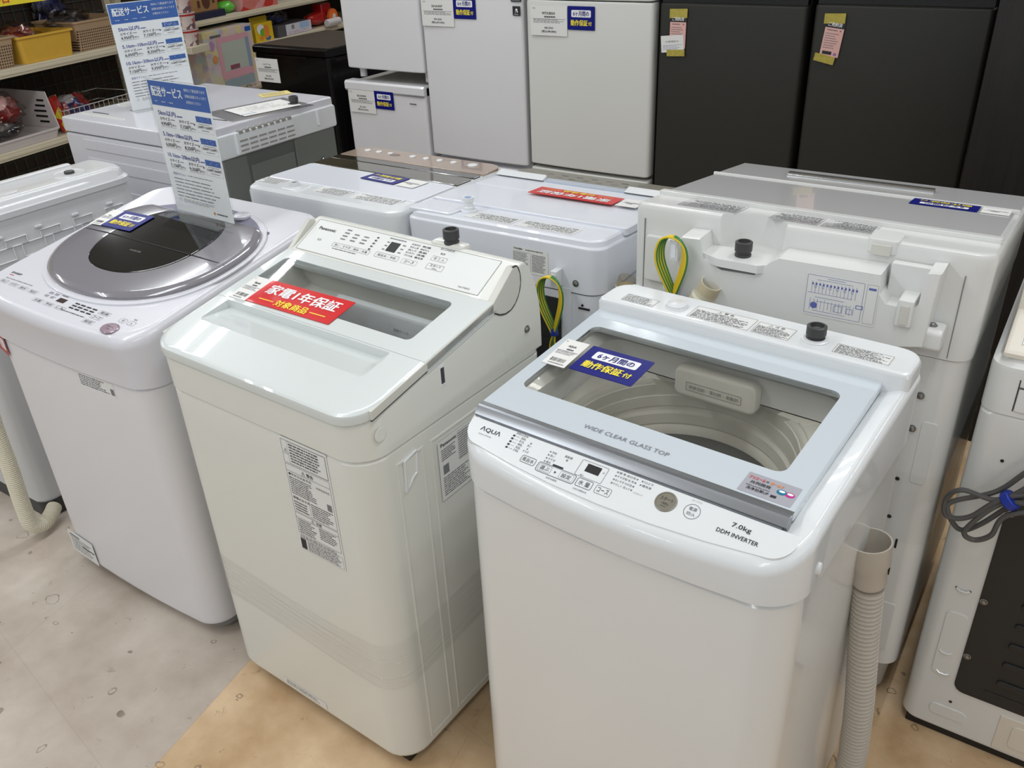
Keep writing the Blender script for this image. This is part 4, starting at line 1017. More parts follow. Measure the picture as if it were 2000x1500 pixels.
def washer_taupe():
    t = thing('washing_machine', 'white washing machine with taupe front panel and red card, back towards us in second row', 'washing machine', (-1.362, 1.522, 0), 1.0)
    Wd = .535; D = .555; k = -.08
    b = MB()
    R = lambda i, z: rr(.004 + i, Wd - .004 - i, i, D - i, (.04, .04, .04, .04), z, 6)
    b.loft([R(.006, .03), R(0, .05), R(0, .818)], to_w); b.build('cabinet', t)
    b = MB(); b.box(.04, Wd - .04, .04, D - .04, 0, .04, dgrey, .004); b.build('base', t)
    zt = lambda dz: (lambda x, y: .945 + k * y + dz)
    C = lambda i, dz: rr(i, Wd - i, i - .002, D - i, (.035, .035, .05, .05), zt(dz), 6, ms=6)
    b = MB(); b.loft([rr(0, Wd, -.002, D, .04, .822, 6, ms=6), C(0, -.022), C(.001, -.018), C(.006, -.014), C(.008, -.004), C(.013, 0)], to_w); b.build('top_cover', t)
    q = lambda x0, x1, y0, y1, z0, z1, r=.008: [rr(x0, x1, y0, y1, r, zt(z0), 4, ms=2), rr(x0, x1, y0, y1, r, zt(z1 - .002), 4, ms=2), rr(x0 + .003, x1 - .003, y0 + .003, y1 - .003, r, zt(z1), 4, ms=2)]
    b = MB(); b.loft(q(-.002, Wd + .002, .118, .30, -.01, .007), to_w); lid = b.build('lid', t)
    b = MB(); b.loft(q(-.002, Wd + .002, .301, .418, -.01, .0075), to_w); b.build('lid_flap', lid)
    b = MB(); b.prism([(.40, zt(.012)(0, .40)), (.425, zt(.022)(0, .425)), (.43, zt(.012)(0, .43)), (.43, zt(0)(0, .43))], .0, .15, aq_w, .004); b.prism([(.40, zt(.012)(0, .40)), (.425, zt(.022)(0, .425)), (.43, zt(.012)(0, .43)), (.43, zt(0)(0, .43))], .39, .53, aq_w, .004); b.build('lid_grip', lid)
    b = MB(); b.box(.15, .39, .405, .432, zt(.006)(0, .42), zt(.0125)(0, .42), mat('pale_blue_window', (176, 186, 202), .15, coat=.6), .002); b.build('grip_window', lid)
    b = MB(); b.loft(q(.004, Wd - .004, .436, .552, -.004, .004, .03), taupe); cp = b.build('control_panel', t)
    d = Dec((.265, .495, zt(.0042)(0, .495)), (-1, 0, 0), V((0, -1, -k)).normalized(), 0)
    for i in range(9): d.rect(-.18 + i * .042, .012 - .006 * (i % 2), .018, .004, inkg)
    for i in range(7): d.rect(-.12 + i * .046, -.02, .02, .007, inkg)
    d.build('panel_lettering', cp)
    b = MB(); b.lathe([(.02, -.002), (.02, .004), (.015, .006)], (.1445, .07, zt(0)(0, .07)), to_w, 20); b.lathe([(.0135, 0), (.0135, .008), (.0115, .01), (.0115, .02), (.0135, .022), (.0135, .031), (.0095, .031), (.009, .027), (0, .027)], (.1445, .07, zt(.004)(0, .07)), aq_w, 20); b.lathe([(.009, 0), (.003, .001)], (.1445, .07, zt(.0315)(0, .07)), mat('valve_blue', (70, 130, 200), .4), 14); lab(b.build('water_inlet', t), 'white water inlet with a blue centre')
    b = MB(); b.loft(q(.005, .128, .012, .105, -.002, .0055), to_w); b.build('rear_step', t)
    for x0, x1, y in ((.16, .29, .05), (.30, .45, .05)):
        d = Dec(((x0 + x1) / 2, y, zt(.0004)(0, y)), (-1, 0, 0), V((0, -1, -k)).normalized(), .0002); w = x1 - x0; d.sheet(w, .05, paperl, .001); d.lines(-w * .46, w * .46, .02, -.022, 5, inkg, .5); d.build('warning_sticker', t)
    d = Dec((.357, -.0026, .876), (1, 0, 0), (0, 0, 1), .0003); d.sheet(.095, .06, paperl, .001); d.text('TOSHIBA', -.03, .026, .0042, ink, .024, .015); d.lines(-.01, .045, .028, .023, 1, ink, .5); d.frame(-.02, -.003, .046, .045, .0004, ink); d.lines(-.042, .0, .018, -.024, 9, ink, .45); d.lines(.006, .044, .018, -.024, 9, ink, .5); d.build('rating_sticker', t)
    b = MB(); b.box(.30, .435, -.003, .004, .10, .80, blkp, .002, .01); 
    for i in range(8): b.box(.31, .42, -.006, -.002, .38 + i * .05, .395 + i * .05, blkp, .002)
    b.build('back_vent', t)
    b = MB(); b.box(.425, .441, -.028, -.002, .835, .875, aq_w, .002); b.box(.428, .438, -.03, -.026, .842, .868, to_w, .001); b.build('wire_hook', t)
    b = MB(); wire_loop(b, (.431, -.03, .866), .055, .135); lab(b.build('earth_wire', t), 'green and yellow earth wire hank')
    b = MB(); b.lathe([(.008, 0), (.009, .003), (.009, .012), (.008, .016)], (.436, -.034, .724), tie, 14); b.build('cable_tie', t)
    screw_part(t, (.474, -.002, .845), (0, -1, 0), .006); b = MB(); b.box(.48, .508, -.002, .001, .785, .789, blk, .0004); b.build('slot', t); hole_part(t, (.49, -.001, .795), (0, -1, 0), .003)
    b = MB(); b.box(.44, .462, -.004, .001, .60, .83, to_w, .001); b.build('back_strip', t)
    # hose end beside the cabinet on the right
    b = MB(); hose_corr(b, spline([(.56, .06, .58), (.566, .05, .70), (.568, .045, .79)], 10), .021, hosew, .009)
    b.lathe([(.023, 0), (.026, .004), (.026, .02), (.021, .024), (.021, .05), (.019, .052), (.017, .04), (0, .04)], (.568, .045, .79), hosew, 22, (.05, 0, 1)); b.lathe([(.02, 0), (.02, .022), (.018, .022), (.018, 0)], (.570, .045, .838), MATS['clear_sleeve'], 20, (.3, 0, 1), c0=False, c1=False); lab(b.build('drain_hose', t), 'cream hose end')
    return t
washer_taupe()
TOT = ((-1.362, 1.522), 1.0, -.08, .957, 0)
warranty_red('warranty_card', 'red warranty card upside down on the washer with taupe panel', *onto(*TOT, .308, .297, 180, .0012), .236, .070)
price_tag('price_tag', 'white price tag upside down beside the red card on the taupe-panelled washer', *onto(*TOT, .46, .30, 180, .0012), .055, .07)

def washer_bronze():
    t = thing('washing_machine', 'white washing machine with champagne control panel and smoked lid, back towards us in second row', 'washing machine', (-1.912, 1.502, 0), .4)
    Wd = .541; D = .492; k = -.032; z0 = .941
    b = MB(); R = lambda i, z: rr(.004 + i, Wd - .004 - i, i, D - i, .045, z, 6)
    b.loft([R(.006, .03), R(0, .05), R(0, .80)], to_w); b.build('cabinet', t)
    b = MB(); b.box(.04, Wd - .04, .04, D - .04, 0, .04, dgrey, .004); b.build('base', t)
    zt = lambda dz: (lambda x, y: z0 + k * y + dz)
    C = lambda i, dz: rr(i, Wd - i, i - .002, D - i, (.04, .04, .05, .05), zt(dz), 6, ms=6, bow=0)
    b = MB(); b.loft([rr(0, Wd, -.002, D, .045, .803, 6, ms=6), C(0, -.02), C(.003, -.008), C(.012, 0)], aq_w); b.build('top_cover', t)
    q = lambda x0, x1, y0, y1, a, c, r=.008: [rr(x0, x1, y0, y1, r, zt(a), 4, ms=2), rr(x0, x1, y0, y1, r, zt(c - .002), 4, ms=2), rr(x0 + .003, x1 - .003, y0 + .003, y1 - .003, r, zt(c), 4, ms=2)]
    b = MB(); b.loft(q(.010, Wd - .010, .085, .2505, -.004, .0035), to_w); lid = b.build('lid', t)
    b = MB(); b.loft(q(.010, Wd - .010, .252, .328, -.004, .0036), mat('smoked_olive', (70, 67, 54), .05, coat=1)); b.build('window_pane', lid)
    b = MB(); b.loft(q(.010, Wd - .010, .3295, .371, -.02, .0036), mat('window_rim', (34, 32, 26), .1, coat=1)); b.build('lid_grip', lid)
    b = MB(); b.loft([rr(.009, Wd - .009, .373, D - .009, (.004, .004, .045, .045), zt(-.004), 6, ms=2), rr(.009, Wd - .009, .373, D - .009, (.004, .004, .045, .045), zt(.003), 6, ms=2), rr(.011, Wd - .011, .375, D - .011, (.004, .004, .043, .043), zt(.004), 6, ms=2)], champ); cp = b.build('control_panel', t)
    for i, (x, r_) in enumerate(((.06, .0095), (.105, .0095), (.15, .0085), (.235, .0095), (.285, .0095), (.335, .0095), (.385, .0095), (.452, .0145))):
        bb = MB(); bb.lathe([(r_, 0), (r_, .003), (r_ * .85, .004)], (x, .440, zt(.0035)(0, .440)), aq_w, 18); bb.build('button', cp)
    d = Dec((.172, .434, zt(.0042)(0, .434)), (-1, 0, 0), (0, -1, 0), 0); d.disc(0, 0, .018, mat('oval_print', (120, 104, 96), .4), 20, .8); d.lines(-.2, -.16, -.02, -.024, 1, inkg, .5); d.build('panel_lettering', cp)
    b = MB(); b.box(.115, .20, .018, .075, zt(-.01)(0, .05), zt(.003)(0, .05), aq_w, .006, .02); b.lathe([(.013, 0), (.013, .01), (.008, .01), (.007, .002), (0, .002)], (.152, .048, zt(.003)(0, .05)), aq_w, 18); b.lathe([(.0075, 0), (.0, .0005)], (.152, .048, zt(.0105)(0, .05)), mat('inlet_brown', (92, 74, 62), .5), 14); lab(b.build('water_inlet', t), 'short white water inlet')
    for x0, x1 in ((.01, .09), (.22, .33), (.35, .50)):
        d = Dec(((x0 + x1) / 2, .06, zt(.0004)(0, .06)), (-1, 0, 0), (0, -1, 0), .0002); w = x1 - x0; d.sheet(w, .05, paperl, .001); d.lines(-w * .46, w * .46, .02, -.022, 5, inkg, .5); d.build('warning_sticker', t)
    return t
washer_bronze()
BRT = ((-1.912, 1.502), .4, -.032, .9452, 0)
warranty_blue('warranty_card', 'blue warranty card upside down on the washer with champagne panel', *onto(*BRT, .325, .212, 176, .0008), .124, .066)
price_tag('price_tag', 'white price tag upside down beside the blue card on the champagne-panelled washer', *onto(*BRT, .425, .205, 177, .0008), .06, .066)

# ------------------------------------------------------------------ drum washer at the back left
def drum_washer():
    t = thing('drum_washer', 'white front-loading drum washer with grey back panel, paper sheets on its flat top', 'washing machine', (-2.96, 1.635, 0), 0)
    L = .675; D = .615; H = 1.0
    b = MB(); b.box(0, L - .012, 0, D, .02, H - .05, sh_w, .01, .015); b.build('cabinet', t)
    b = MB(); b.box(-.001, L, -.0006, D + .001, H - .048, H, sh_w, .006, .014); b.build('top_plate', t)
    b = MB(); b.box(.03, .64, .03, .58, 0, .03, dgrey, .004); b.build('base', t)
    # pressed steps on the side facing us
    b = MB()
    for z, h in ((.935, .004), (.87, .01), (.77, .012), (.69, .012)): b.box(.105, .62, -.004, .004, z - h / 2 - .03, z + h / 2, sh_w, .003, .004)
    b.box(.105, .65, -.007, .003, .60, .72, sh_w, .004, .006); b.build('side_ribs', t)
    # grey back facing right, light trim and vents above
    b = MB(); b.box(L - .014, L - .002, .012, D - .012, .06, .905, drumg, .002); bk = b.build('back_panel', t)
    b = MB(); b.box(L - .004, L - .001, .20, .41, .79, .895, mat('recess_grey', (92, 97, 93), .5), .001); b.box(L - .003, L + .004, .195, .415, .782, .792, drumg, .002); b.box(L - .003, L + .004, .405, .415, .782, .895, drumg, .002); b.box(L - .0025, L + .002, .21, .40, .80, .86, drumg, .002); b.build('carry_recess', bk)
    b = MB()
    for z in (.74, .66, .60): b.box(L - .004, L + .006, .02, D - .02, z - .004, z + .004, drumg, .003)
    b.build('back_ribs', bk); screw_part(bk, (L, .53, .80), (1, 0, 0), .008)
    b = MB(); b.box(L - .03, L + .006, .0, D, .90, .975, aq_w, .006, .01)
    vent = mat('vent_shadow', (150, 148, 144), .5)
    b.box(L - .0, L + .014, .16, .41, .905, .975, aq_w, .004)
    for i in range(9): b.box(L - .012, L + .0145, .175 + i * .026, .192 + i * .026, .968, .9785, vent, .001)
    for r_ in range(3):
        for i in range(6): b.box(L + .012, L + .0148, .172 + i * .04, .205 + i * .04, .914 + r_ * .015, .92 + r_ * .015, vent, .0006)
    b.box(L - .005, L + .013, .52, .53, .92, .975, aq_w, .003); b.build('back_trim', t)
    b = MB(); b.lathe([(.024, 0), (.022, .003)], (L - .035, .466, H), greyp, 20); tapfit(b, (L - .035, .466, H + .001), .016, .026); lab(b.build('water_inlet', t), 'grey threaded water inlet')
    # top details
    b = MB(); b.box(.02, .26, .06, .072, H - .001, H + .002, pa_w, .001); b.box(.30, .62, .19, .194, H - .001, H + .0016, dgrey, .0006); b.box(.05, .14, .09, .094, H - .001, H + .0016, dgrey, .0006); b.box(.03, .07, .20, .45, H - .001, H + .0025, pa_w, .001); b.build('top_seams', t)
    return t
drum_washer()
d = Dec((-2.37, 1.99, 1.0012), (.25, 1, 0), (-1, .25, 0), .0012); d.sheet(.30, .21, clear('sheet_protector', (246, 246, 246), .04), .003); d.rect(.02, .01, .21, .15, paper); d.rect(-.06, -.04, .06, .008, mat('soft_blue', (150, 160, 190), .5)); d.lines(-.05, .1, .06, -.02, 5, inkg, .2)
tag(d.build('paper_sheet'), 'white paper sheet in a clear sleeve on the drum washer', 'paper')
d = Dec((-2.515, 2.195, 1.0012), (.5, 1, 0), (-1, .5, 0), .0008); d.sheet(.11, .07, mat('yellow_note', (232, 214, 140), .5), .001); d.lines(-.045, .045, .025, -.025, 3, inkg, .25)
tag(d.build('sticky_note'), 'pale yellow note at the far edge of the drum washer', 'note')

# ------------------------------------------------------------------ washer at far left, back facing right
def washer_left():
    t = thing('washing_machine', 'white washing machine at far left with embossed rear panel and drain hose at its foot', 'washing machine', (-2.37, .91, 0), 90)
    Wd = .57; D = .55
    b = MB(); R = lambda i, z: rr(i, Wd - i, i, D - i, .04, z, 6)
    b.loft([R(.006, .06), R(0, .07), R(0, .70), R(0, .76)], lm_w); b.build('cabinet', t)
    b = MB(); b.loft([R(.012, 0), R(.006, .06)], dgrey); b.build('base', t)
    C = lambda i, z, y=0: rr(i - .004, Wd + .004 - i, i - .004 + y, D - i, (.05, .05, .05, .05), z, 6)
    zd = lambda dz: (lambda x, y: .948 - .30 * max(0, y - .165) + dz)
    CT = lambda i, dz: rr(i - .004, Wd + .004 - i, i - .004, D - i, (.05, .05, .05, .05), zd(dz), 6, ms=12)
    CL = lambda i, z: rr(i - .004, Wd + .004 - i, i - .004, D - i, (.05, .05, .05, .05), z, 6, ms=12)
    b = MB(); b.loft([CL(0, .762), CL(0, .775), CT(.006, -.088), CT(.008, -.053), CT(.002, -.048), CT(.002, -.033), CT(.010, -.026), CT(.014, -.010), CT(.022, -.002), CT(.03, 0)], lm_w, True, False)
    rng = CT(.03, 0); nn = len(rng); xs = sorted(set()); b.add([(Wd / 2, .16, .948), (Wd / 2, .5, .848)] + rng, [(0 if (rng[i][1] + rng[(i + 1) % nn][1]) / 2 < .17 else 0, i + 2, (i + 1) % nn + 2) for i in range(nn)], lm_w)
    b.build('top_cover', t)
    b = MB(); b.lathe([(.045, 0), (.043, .0025), (.036, .001)], (.42, .075, .948), lm_w, 28); b.lathe([(.014, 0), (.014, .008), (.009, .009)], (.42, .075, .948), tapm, 18); b.build('water_inlet', t)
    b = MB(); b.lathe([(.024, 0), (.024, .002), (.022, .0028), (0, .003)], (.225, .06, .948), lm_w, 24, None, 1.2, 1); b.build('round_cap', t)
    b = MB(); b.prism([(.150, .944), (.152, .952), (.165, .955), (.19, .950), (.50, .858), (.50, .84)], .03, .475, lm_w, .004); b.build('lid', t)
    # embossed squares on the rear face
    b = MB()
    def fr_(x0, x1, z0, z1):
        y = -.0055
        for a in ((x0, x1, z0, z0), (x0, x1, z1, z1), (x0, x0, z0, z1), (x1, x1, z0, z1)):
            b.tube([(a[0], y + .006 * ((a[2] - .775) / .085), a[2]), (a[1], y + .006 * ((a[3] - .775) / .085), a[3])], .0022, lm_w, 6)
    for i in range(5): fr_(.10 + i * .09, .165 + i * .09, .79, .825)
    for i in range(4): fr_(.15 + i * .1, .21 + i * .1, .825, .845)
    for i in range(4): b.box(.13 + i * .11, .15 + i * .11, -.005, .01, .853, .860, lm_w, .002)
    b.build('embossed_pattern', t)
    b = MB()
    pth = spline([(-.04, -.035, .56), (-.055, -.04, .40), (-.06, -.045, .26), (-.066, -.045, .12), (-.062, -.045, .055), (-.03, -.04, .034), (.005, -.025, .04), (.03, -.006, .046)], 12)
    hose_corr(b, pth, .021, hosew, .006, 14); lab(b.build('drain_hose', t), 'cream ribbed drain hose bent at the floor')
    return t
washer_left()

# ------------------------------------------------------------------ machine at the right edge, back towards us
def washer_right():
    t = thing('washing_machine', 'white washing machine at right edge with black back plate and bundled power cord', 'washing machine', (-.067, 1.493, 0), 0)
    Wd = .60; D = .58
    b = MB(); R = lambda i, z: rr(i, Wd - i, i, D - i, .028, z, 6)
    b.loft([R(.004, .022), R(0, .03), R(0, .782), R(.003, .787)], hi_w); b.build('cabinet', t)
    b = MB(); b.box(.012, Wd - .012, .008, D - .02, 0, .024, blk, .003); b.build('base', t)
    b = MB(); H1 = lambda i, z, y=0: rr(i - .001, Wd + .001 - i, i - .001 + y, D - i, .032, z, 6)
    b.loft([H1(.003, .787), H1(0, .79), H1(0, .87), H1(.001, .878), H1(.009, .885), H1(.012, .9)], hi_w); b.build('upper_housing', t)
    b = MB(); b.prism([(.006, .893), (.006, .9), (.012, .906), (.11, .938), (.12, .972), (.135, .985), (D - .02, .965), (D - .02, .89)], .012, Wd - .012, cream, .008); b.build('top_cover', t)
    kv = V((0, .098, .032)).normalized()
    d = Dec((.13, .058, .9216), (1, 0, 0), kv, .0003); d.sheet(.19, .07, paperl, .001); d.frame(0, 0, .188, .068, .0005, ink); d.rect(0, .01, .186, .0005, ink); d.lines(-.09, .09, .032, .012, 3, ink, .45); d.lines(-.07, .09, .006, -.03, 3, inkg, .4); d.build('warning_sticker', t)
    b = MB(); b.box(.05, .30, -.004, .004, .80, .845, hi_w, .003, .004); b.box(.048, .05, -.002, .002, .80, .86, dgrey, .0005); b.box(.085, .115, -.009, -.003, .838, .845, hi_w, .002); b.box(.05, .3, -.0045, .0, .8455, .8465, dgrey, .0003); b.build('access_panel', t)
    b = MB(); b.box(.082, Wd - .05, -.004, .004, .145, .63, blkp, .002, .02); bp_ = b.build('back_plate', t); lab(bp_, 'black pressed back plate')
    b = MB()
    for i in range(9): b.box(.15, .26, -.0085, -.003, .20 + i * .05, .215 + i * .05, blkp, .003, .006)
    b.box(.135, .45, -.006, -.003, .17, .176, blkp, .002); b.build('plate_ribs', bp_)
    for z in (.60, .39, .245): screw_part(bp_, (.09, -.004, z), (0, -1, 0), .0055)
    b = MB(); b.box(.175, Wd - .02, -.002, .004, .032, .125, cream, .002); b.box(.2, .40, -.004, .0, .05, .11, cream, .002, .01); b.build('kick_panel', t)
    for bx in ((.035, .075, .17, .34), (.05, .12, .06, .09)):
        b = MB(); b.box(bx[0], bx[1], -.0022, .003, bx[2], bx[3], hi_w, .002, .012); b.build('pressed_rib', t)
    for x, z in ((.04, .40), (.04, .235), (.045, .18)):
        b = MB(); b.tube([(x, -.001, z), (x + .006, -.004, z - .003), (x + .018, -.004, z - .003), (x + .024, -.001, z)], .002, hi_w, 6); b.build('cable_loop', t)
        for dx in (0, .024): hole_part(t, (x + dx, -.0006, z), (0, -1, 0), .0022)
    for x, z in ((.07, .225), (.085, .108), (.055, .70), (.05, .62)): hole_part(t, (x, -.0006, z), (0, -1, 0))
    # folded power cord
    b = MB()
    loops = [[(.16, -.03, .80), (.10, -.035, .72), (.06, -.03, .655), (.0, -.045, .62), (-.005, -.05, .60), (.02, -.045, .565), (.05, -.04, .585), (.10, -.035, .66), (.18, -.03, .77)],
             [(.17, -.04, .79), (.11, -.045, .70), (.065, -.04, .645), (.01, -.055, .655), (-.012, -.05, .625), (-.005, -.05, .59), (.03, -.05, .60), (.08, -.045, .66), (.19, -.04, .72)],
             [(.2, -.045, .70), (.12, -.05, .665), (.07, -.045, .64), (.03, -.055, .575), (.045, -.05, .555), (.07, -.05, .575), (.09, -.05, .63), (.2, -.045, .68)]]
    for lp in loops:
        e0, e1 = lp[0], lp[-1]; mid = (max(e0[0], e1[0]) + .03, (e0[1] + e1[1]) / 2 - .004, (e0[2] + e1[2]) / 2 + .02)
        b.tube(spline(lp + [mid, e0], 10), .0048, cord, 8)
    lab(b.build('power_cord', t), 'folded grey power cord tied in loops')
    b = MB(); b.lathe([(.016, -.008), (.018, -.006), (.018, .006), (.016, .008)], (.083, -.042, .652), tie, 16, (1, 0, 1.2)); b.build('cable_tie', t)
    b = MB()
    for i in range(6): b.lathe([(.009, 0), (.010, .001), (.010, .004), (.009, .005)], (.14 + i * .006, -.05, .70 + i * .009), cord, 10, (.55, 0, .83))
    b.build('plug_sleeve', t)
    return t
washer_right()

# ------------------------------------------------------------------ fridges along the back
FY = 3.02
def fridge(label, x0, x1, y0, depth, z0, doors, mdoor, mside, name='refrigerator', feet=True, mtop=None, bulge=.006):
    t = thing(name, label, 'refrigerator', ((x0 + x1) / 2, y0, z0), 0)
    w = (x1 - x0) / 2; top = doors[-1][1]
    b = MB(); b.box(-w + .002, w - .002, .05, depth, .04, top - z0 - .01, mside, .006, .01)
    if mtop: b.box(-w + .01, w - .01, .056, depth - .006, top - z0 - .012, top - z0 - .008, mtop, .001)
    b.build('body', t)
    if feet:
        for x in (-w + .03, w - .03):
            for y in (.07, depth - .05): foot(t, (x, y, 0), [(.016, 0), (.016, .03), (.02, .042)], mside if mside is not fr_mg else dgrey)
    for a, c in doors:
        b = MB(); Rr = lambda i, z: rr(-w + i, w - i, i, .05, (.014, .014, .003, .003), z - z0, 4, bow=bulge, mf=8)
        b.loft([Rr(.005, a), Rr(.001, a + .003), Rr(0, a + .008), Rr(0, c - .008), Rr(.001, c - .003), Rr(.005, c)], mdoor); b.build('door', t)
    return t
f1 = fridge('white fridge standing on top of the white mini fridge, only its lower door in view', -2.945, -2.50, FY, .44, .885, [(.932, 1.50)], fr_w, fr_w, bulge=.002)
f2 = fridge('white mini fridge under another fridge, warranty card on its door', -2.972, -2.505, FY, .46, 0, [(.05, .875)], fr_w, fr_w, mtop=pa_side, bulge=.004)
b = MB(); b.prism([(-.004, .835), (-.008, .84), (-.008, .868), (0, .876), (.05, .876), (.05, .83)], -.2335, .2335, fr_w, .003); b.box(-.23, .23, -.0075, -.002, .832, .834, greyp, .0005); b.build('door_handle', f2)
d = Dec((.17, -.0065, .80), (1, 0, 0), (0, 0, 1), .0002); d.lines(-.022, .022, .004, -.004, 1, ink, .7, (.2, .4)); d.build('badge', f2)
f3 = fridge('tall white fridge with small black badge, between the stacked pair and the pale grey fridge', -2.487, -1.985, FY, .62, 0, [(.06, .57), (.592, 1.74)], fr_w, fr_w)
d = Dec((.229, -.0055, 1.195), (1, 0, 0), (0, 0, 1), .0004); d.sheet(.036, .034, ink, .002); d.disc(0, .004, .005, whi, 12); d.disc(-.005, -.004, .002, whi, 8); d.disc(.004, -.003, .003, whi, 8); d.lines(-.012, .012, -.01, -.014, 1, whi, .4); d.build('badge', f3)
d = Dec((.229, -.0058, 1.233), (1, 0, 0), (0, 0, 1), .0004); d.sheet(.05, .012, dgrey, .004); d.lines(-.02, .02, .004, -.004, 1, inkg, .5); d.build('badge', f3)
f4 = fridge('pale grey fridge with charcoal side, left of the two charcoal fridges', -1.968, -1.432, FY, .60, 0, [(.06, .595), (.61, 1.235), (1.239, 1.70)], fr_m, fr_mg)
d = Dec((.15, -.0055, 1.26), (1, 0, 0), (0, 0, 1), .0003); d.text('MITSUBISHI', 0, .002, .014, ink, .09, .02); d.lines(-.04, .05, -.009, -.013, 1, ink, .5); d.build('badge', f4)
f5 = fridge('charcoal fridge with pink and white slips taped on, beside the pale grey fridge', -1.413, -.895, FY + .012, .62, 0, [(.06, .50), (.515, 1.236), (1.262, 1.75)], fr_d, fr_d)
f6 = fridge('charcoal fridge at right with a single pink slip taped on', -.872, -.352, FY + .012, .62, 0, [(.06, .50), (.515, 1.243), (1.272, 1.75)], fr_d, fr_d)
for f_, z in ((f5, 1.236), (f6, 1.243)):
    b = MB(); b.box(-.255, .255, .012, .05, z, z + .03, blk, .001); b.build('door_gap', f_)
fb = fridge('black mini fridge in front of the toy shelf with price tag', -3.555, -3.06, FY, .50, 0, [(.05, .965)], fr_k, fr_k, mtop=fr_kt, bulge=.012)
b = MB(); b.prism([(.0, .965), (-.012, .97), (-.012, .995), (0, 1.003), (.50, 1.003), (.50, .965)], -.2475, .2475, fr_k, .006); b.box(-.235, .235, .02, .49, 1.002, 1.0045, fr_kt, .001); b.box(-.12, .12, -.015, -.01, .955, .966, fr_k, .003); b.build('top_board', fb)

# tags, cards and slips on the fridge doors
UX, UZ = (1, 0, 0), (0, 0, 1)
yf = FY - .0085
price_tag('price_tag', 'white price tag on the pale grey fridge', (-1.86, yf, 1.165), UX, UZ, .162, .106, 'MITSUBISHI', '¥8,000', '(税込¥8,800)')
warranty_blue('warranty_card', 'blue warranty card on the pale grey fridge', (-1.719, yf, 1.178), UX, UZ, .115, .082)
price_tag('price_tag', 'white price tag on the tall white fridge', (-2.393, yf, 1.178), UX, UZ, .165, .102, 'SHARP', '¥9,000', '(税込¥9,900)')
warranty_blue('warranty_card', 'blue warranty card on the tall white fridge', (-2.254, yf, 1.2), UX, UZ, .11, .082)
price_tag('price_tag', 'white price tag on the white mini fridge', (-2.872, FY - .0075, .788), UX, UZ, .158, .10, 'IRIS OHYAMA', '¥5,000', '(税込¥5,500)')
warranty_blue('warranty_card', 'blue warranty card on the white mini fridge', (-2.738, FY - .0075, .803), UX, UZ, .112, .078)
price_tag('price_tag', 'white price tag on the black mini fridge', (-3.466, FY - .0135, .89), UX, UZ, .156, .11, 'ハイアール', '¥4,500', '(税込¥4,950)')

def slip(label, cx, cz, rot, extra):
    t = thing('sold_slip', label, 'paper slip', (cx, FY + .0035, cz), 0, 'sold slips taped to the charcoal fridges')
    a = math.radians(rot); u = (math.cos(a), 0, math.sin(a)); v = (-math.sin(a), 0, math.cos(a))
    d = Dec((0, 0, 0), u, v, .0005); d.sheet(.06, .105, pink, .001); d.rect(0, .044, .06, .02, ink); d.text('ご売約済', 0, .044, .012, whi, .044, .015)
    d.text('様', .02, .027, .005, ink); d.lines(-.022, .012, .03, .024, 1, ink, .5); d.lines(-.025, .02, .02, -.03, 5, inkg, .35)
    if not extra: d.rect(-.008, -.042, .03, .01, ink); d.rect(.018, -.044, .01, .008, mat('small_print', (150, 110, 160), .5))
    d.build('paper', t)
    e = Dec((.0, -.0008, .062), (1, 0, .03), UZ, .0004); e.sheet(.066, .03, tape, .001); e.build('tape', t)
    if extra:
        e = Dec((-.018, -.0014, -.038), (1, 0, .09), (-.09, 0, 1), .0005); e.sheet(.086, .056, paper, .001); e.text('お客様控え', 0, .008, .006, inkg, .05); e.lines(-.036, .036, -.002, -.02, 3, mat('blue_grey_ink', (120, 130, 170), .5), .3); e.build('white_note', t)
        e = Dec((-.004, -.002, -.068), (1, 0, .05), (-.05, 0, 1), .0004); e.sheet(.068, .022, tape, .001); e.build('tape', t)
    else:
        e = Dec((-.018, -.0012, -.06), (1, 0, -.2), (.2, 0, 1), .0004); e.sheet(.066, .024, tape, .001); e.build('tape', t)
slip('pink sold slip with a white note taped over it', -1.337, 1.142, 0, True)
slip('single pink sold slip taped top and bottom', -.803, 1.142, -6, False)

# dark cabinet at far right
t = thing('cabinet', 'dark woodgrain cabinet at right behind the washers', 'cabinet', (-.312, 2.72, 0), 0)
b = MB(); b.box(0, 1.1, 0, .5, 0, 2.2, wood, .003); b.build('carcass', t)
for z in (.72, .745):
    b = MB(); b.box(.002, 1.098, -.006, .002, z, z + .004, greyp, .001); b.build('edge_strip', t)

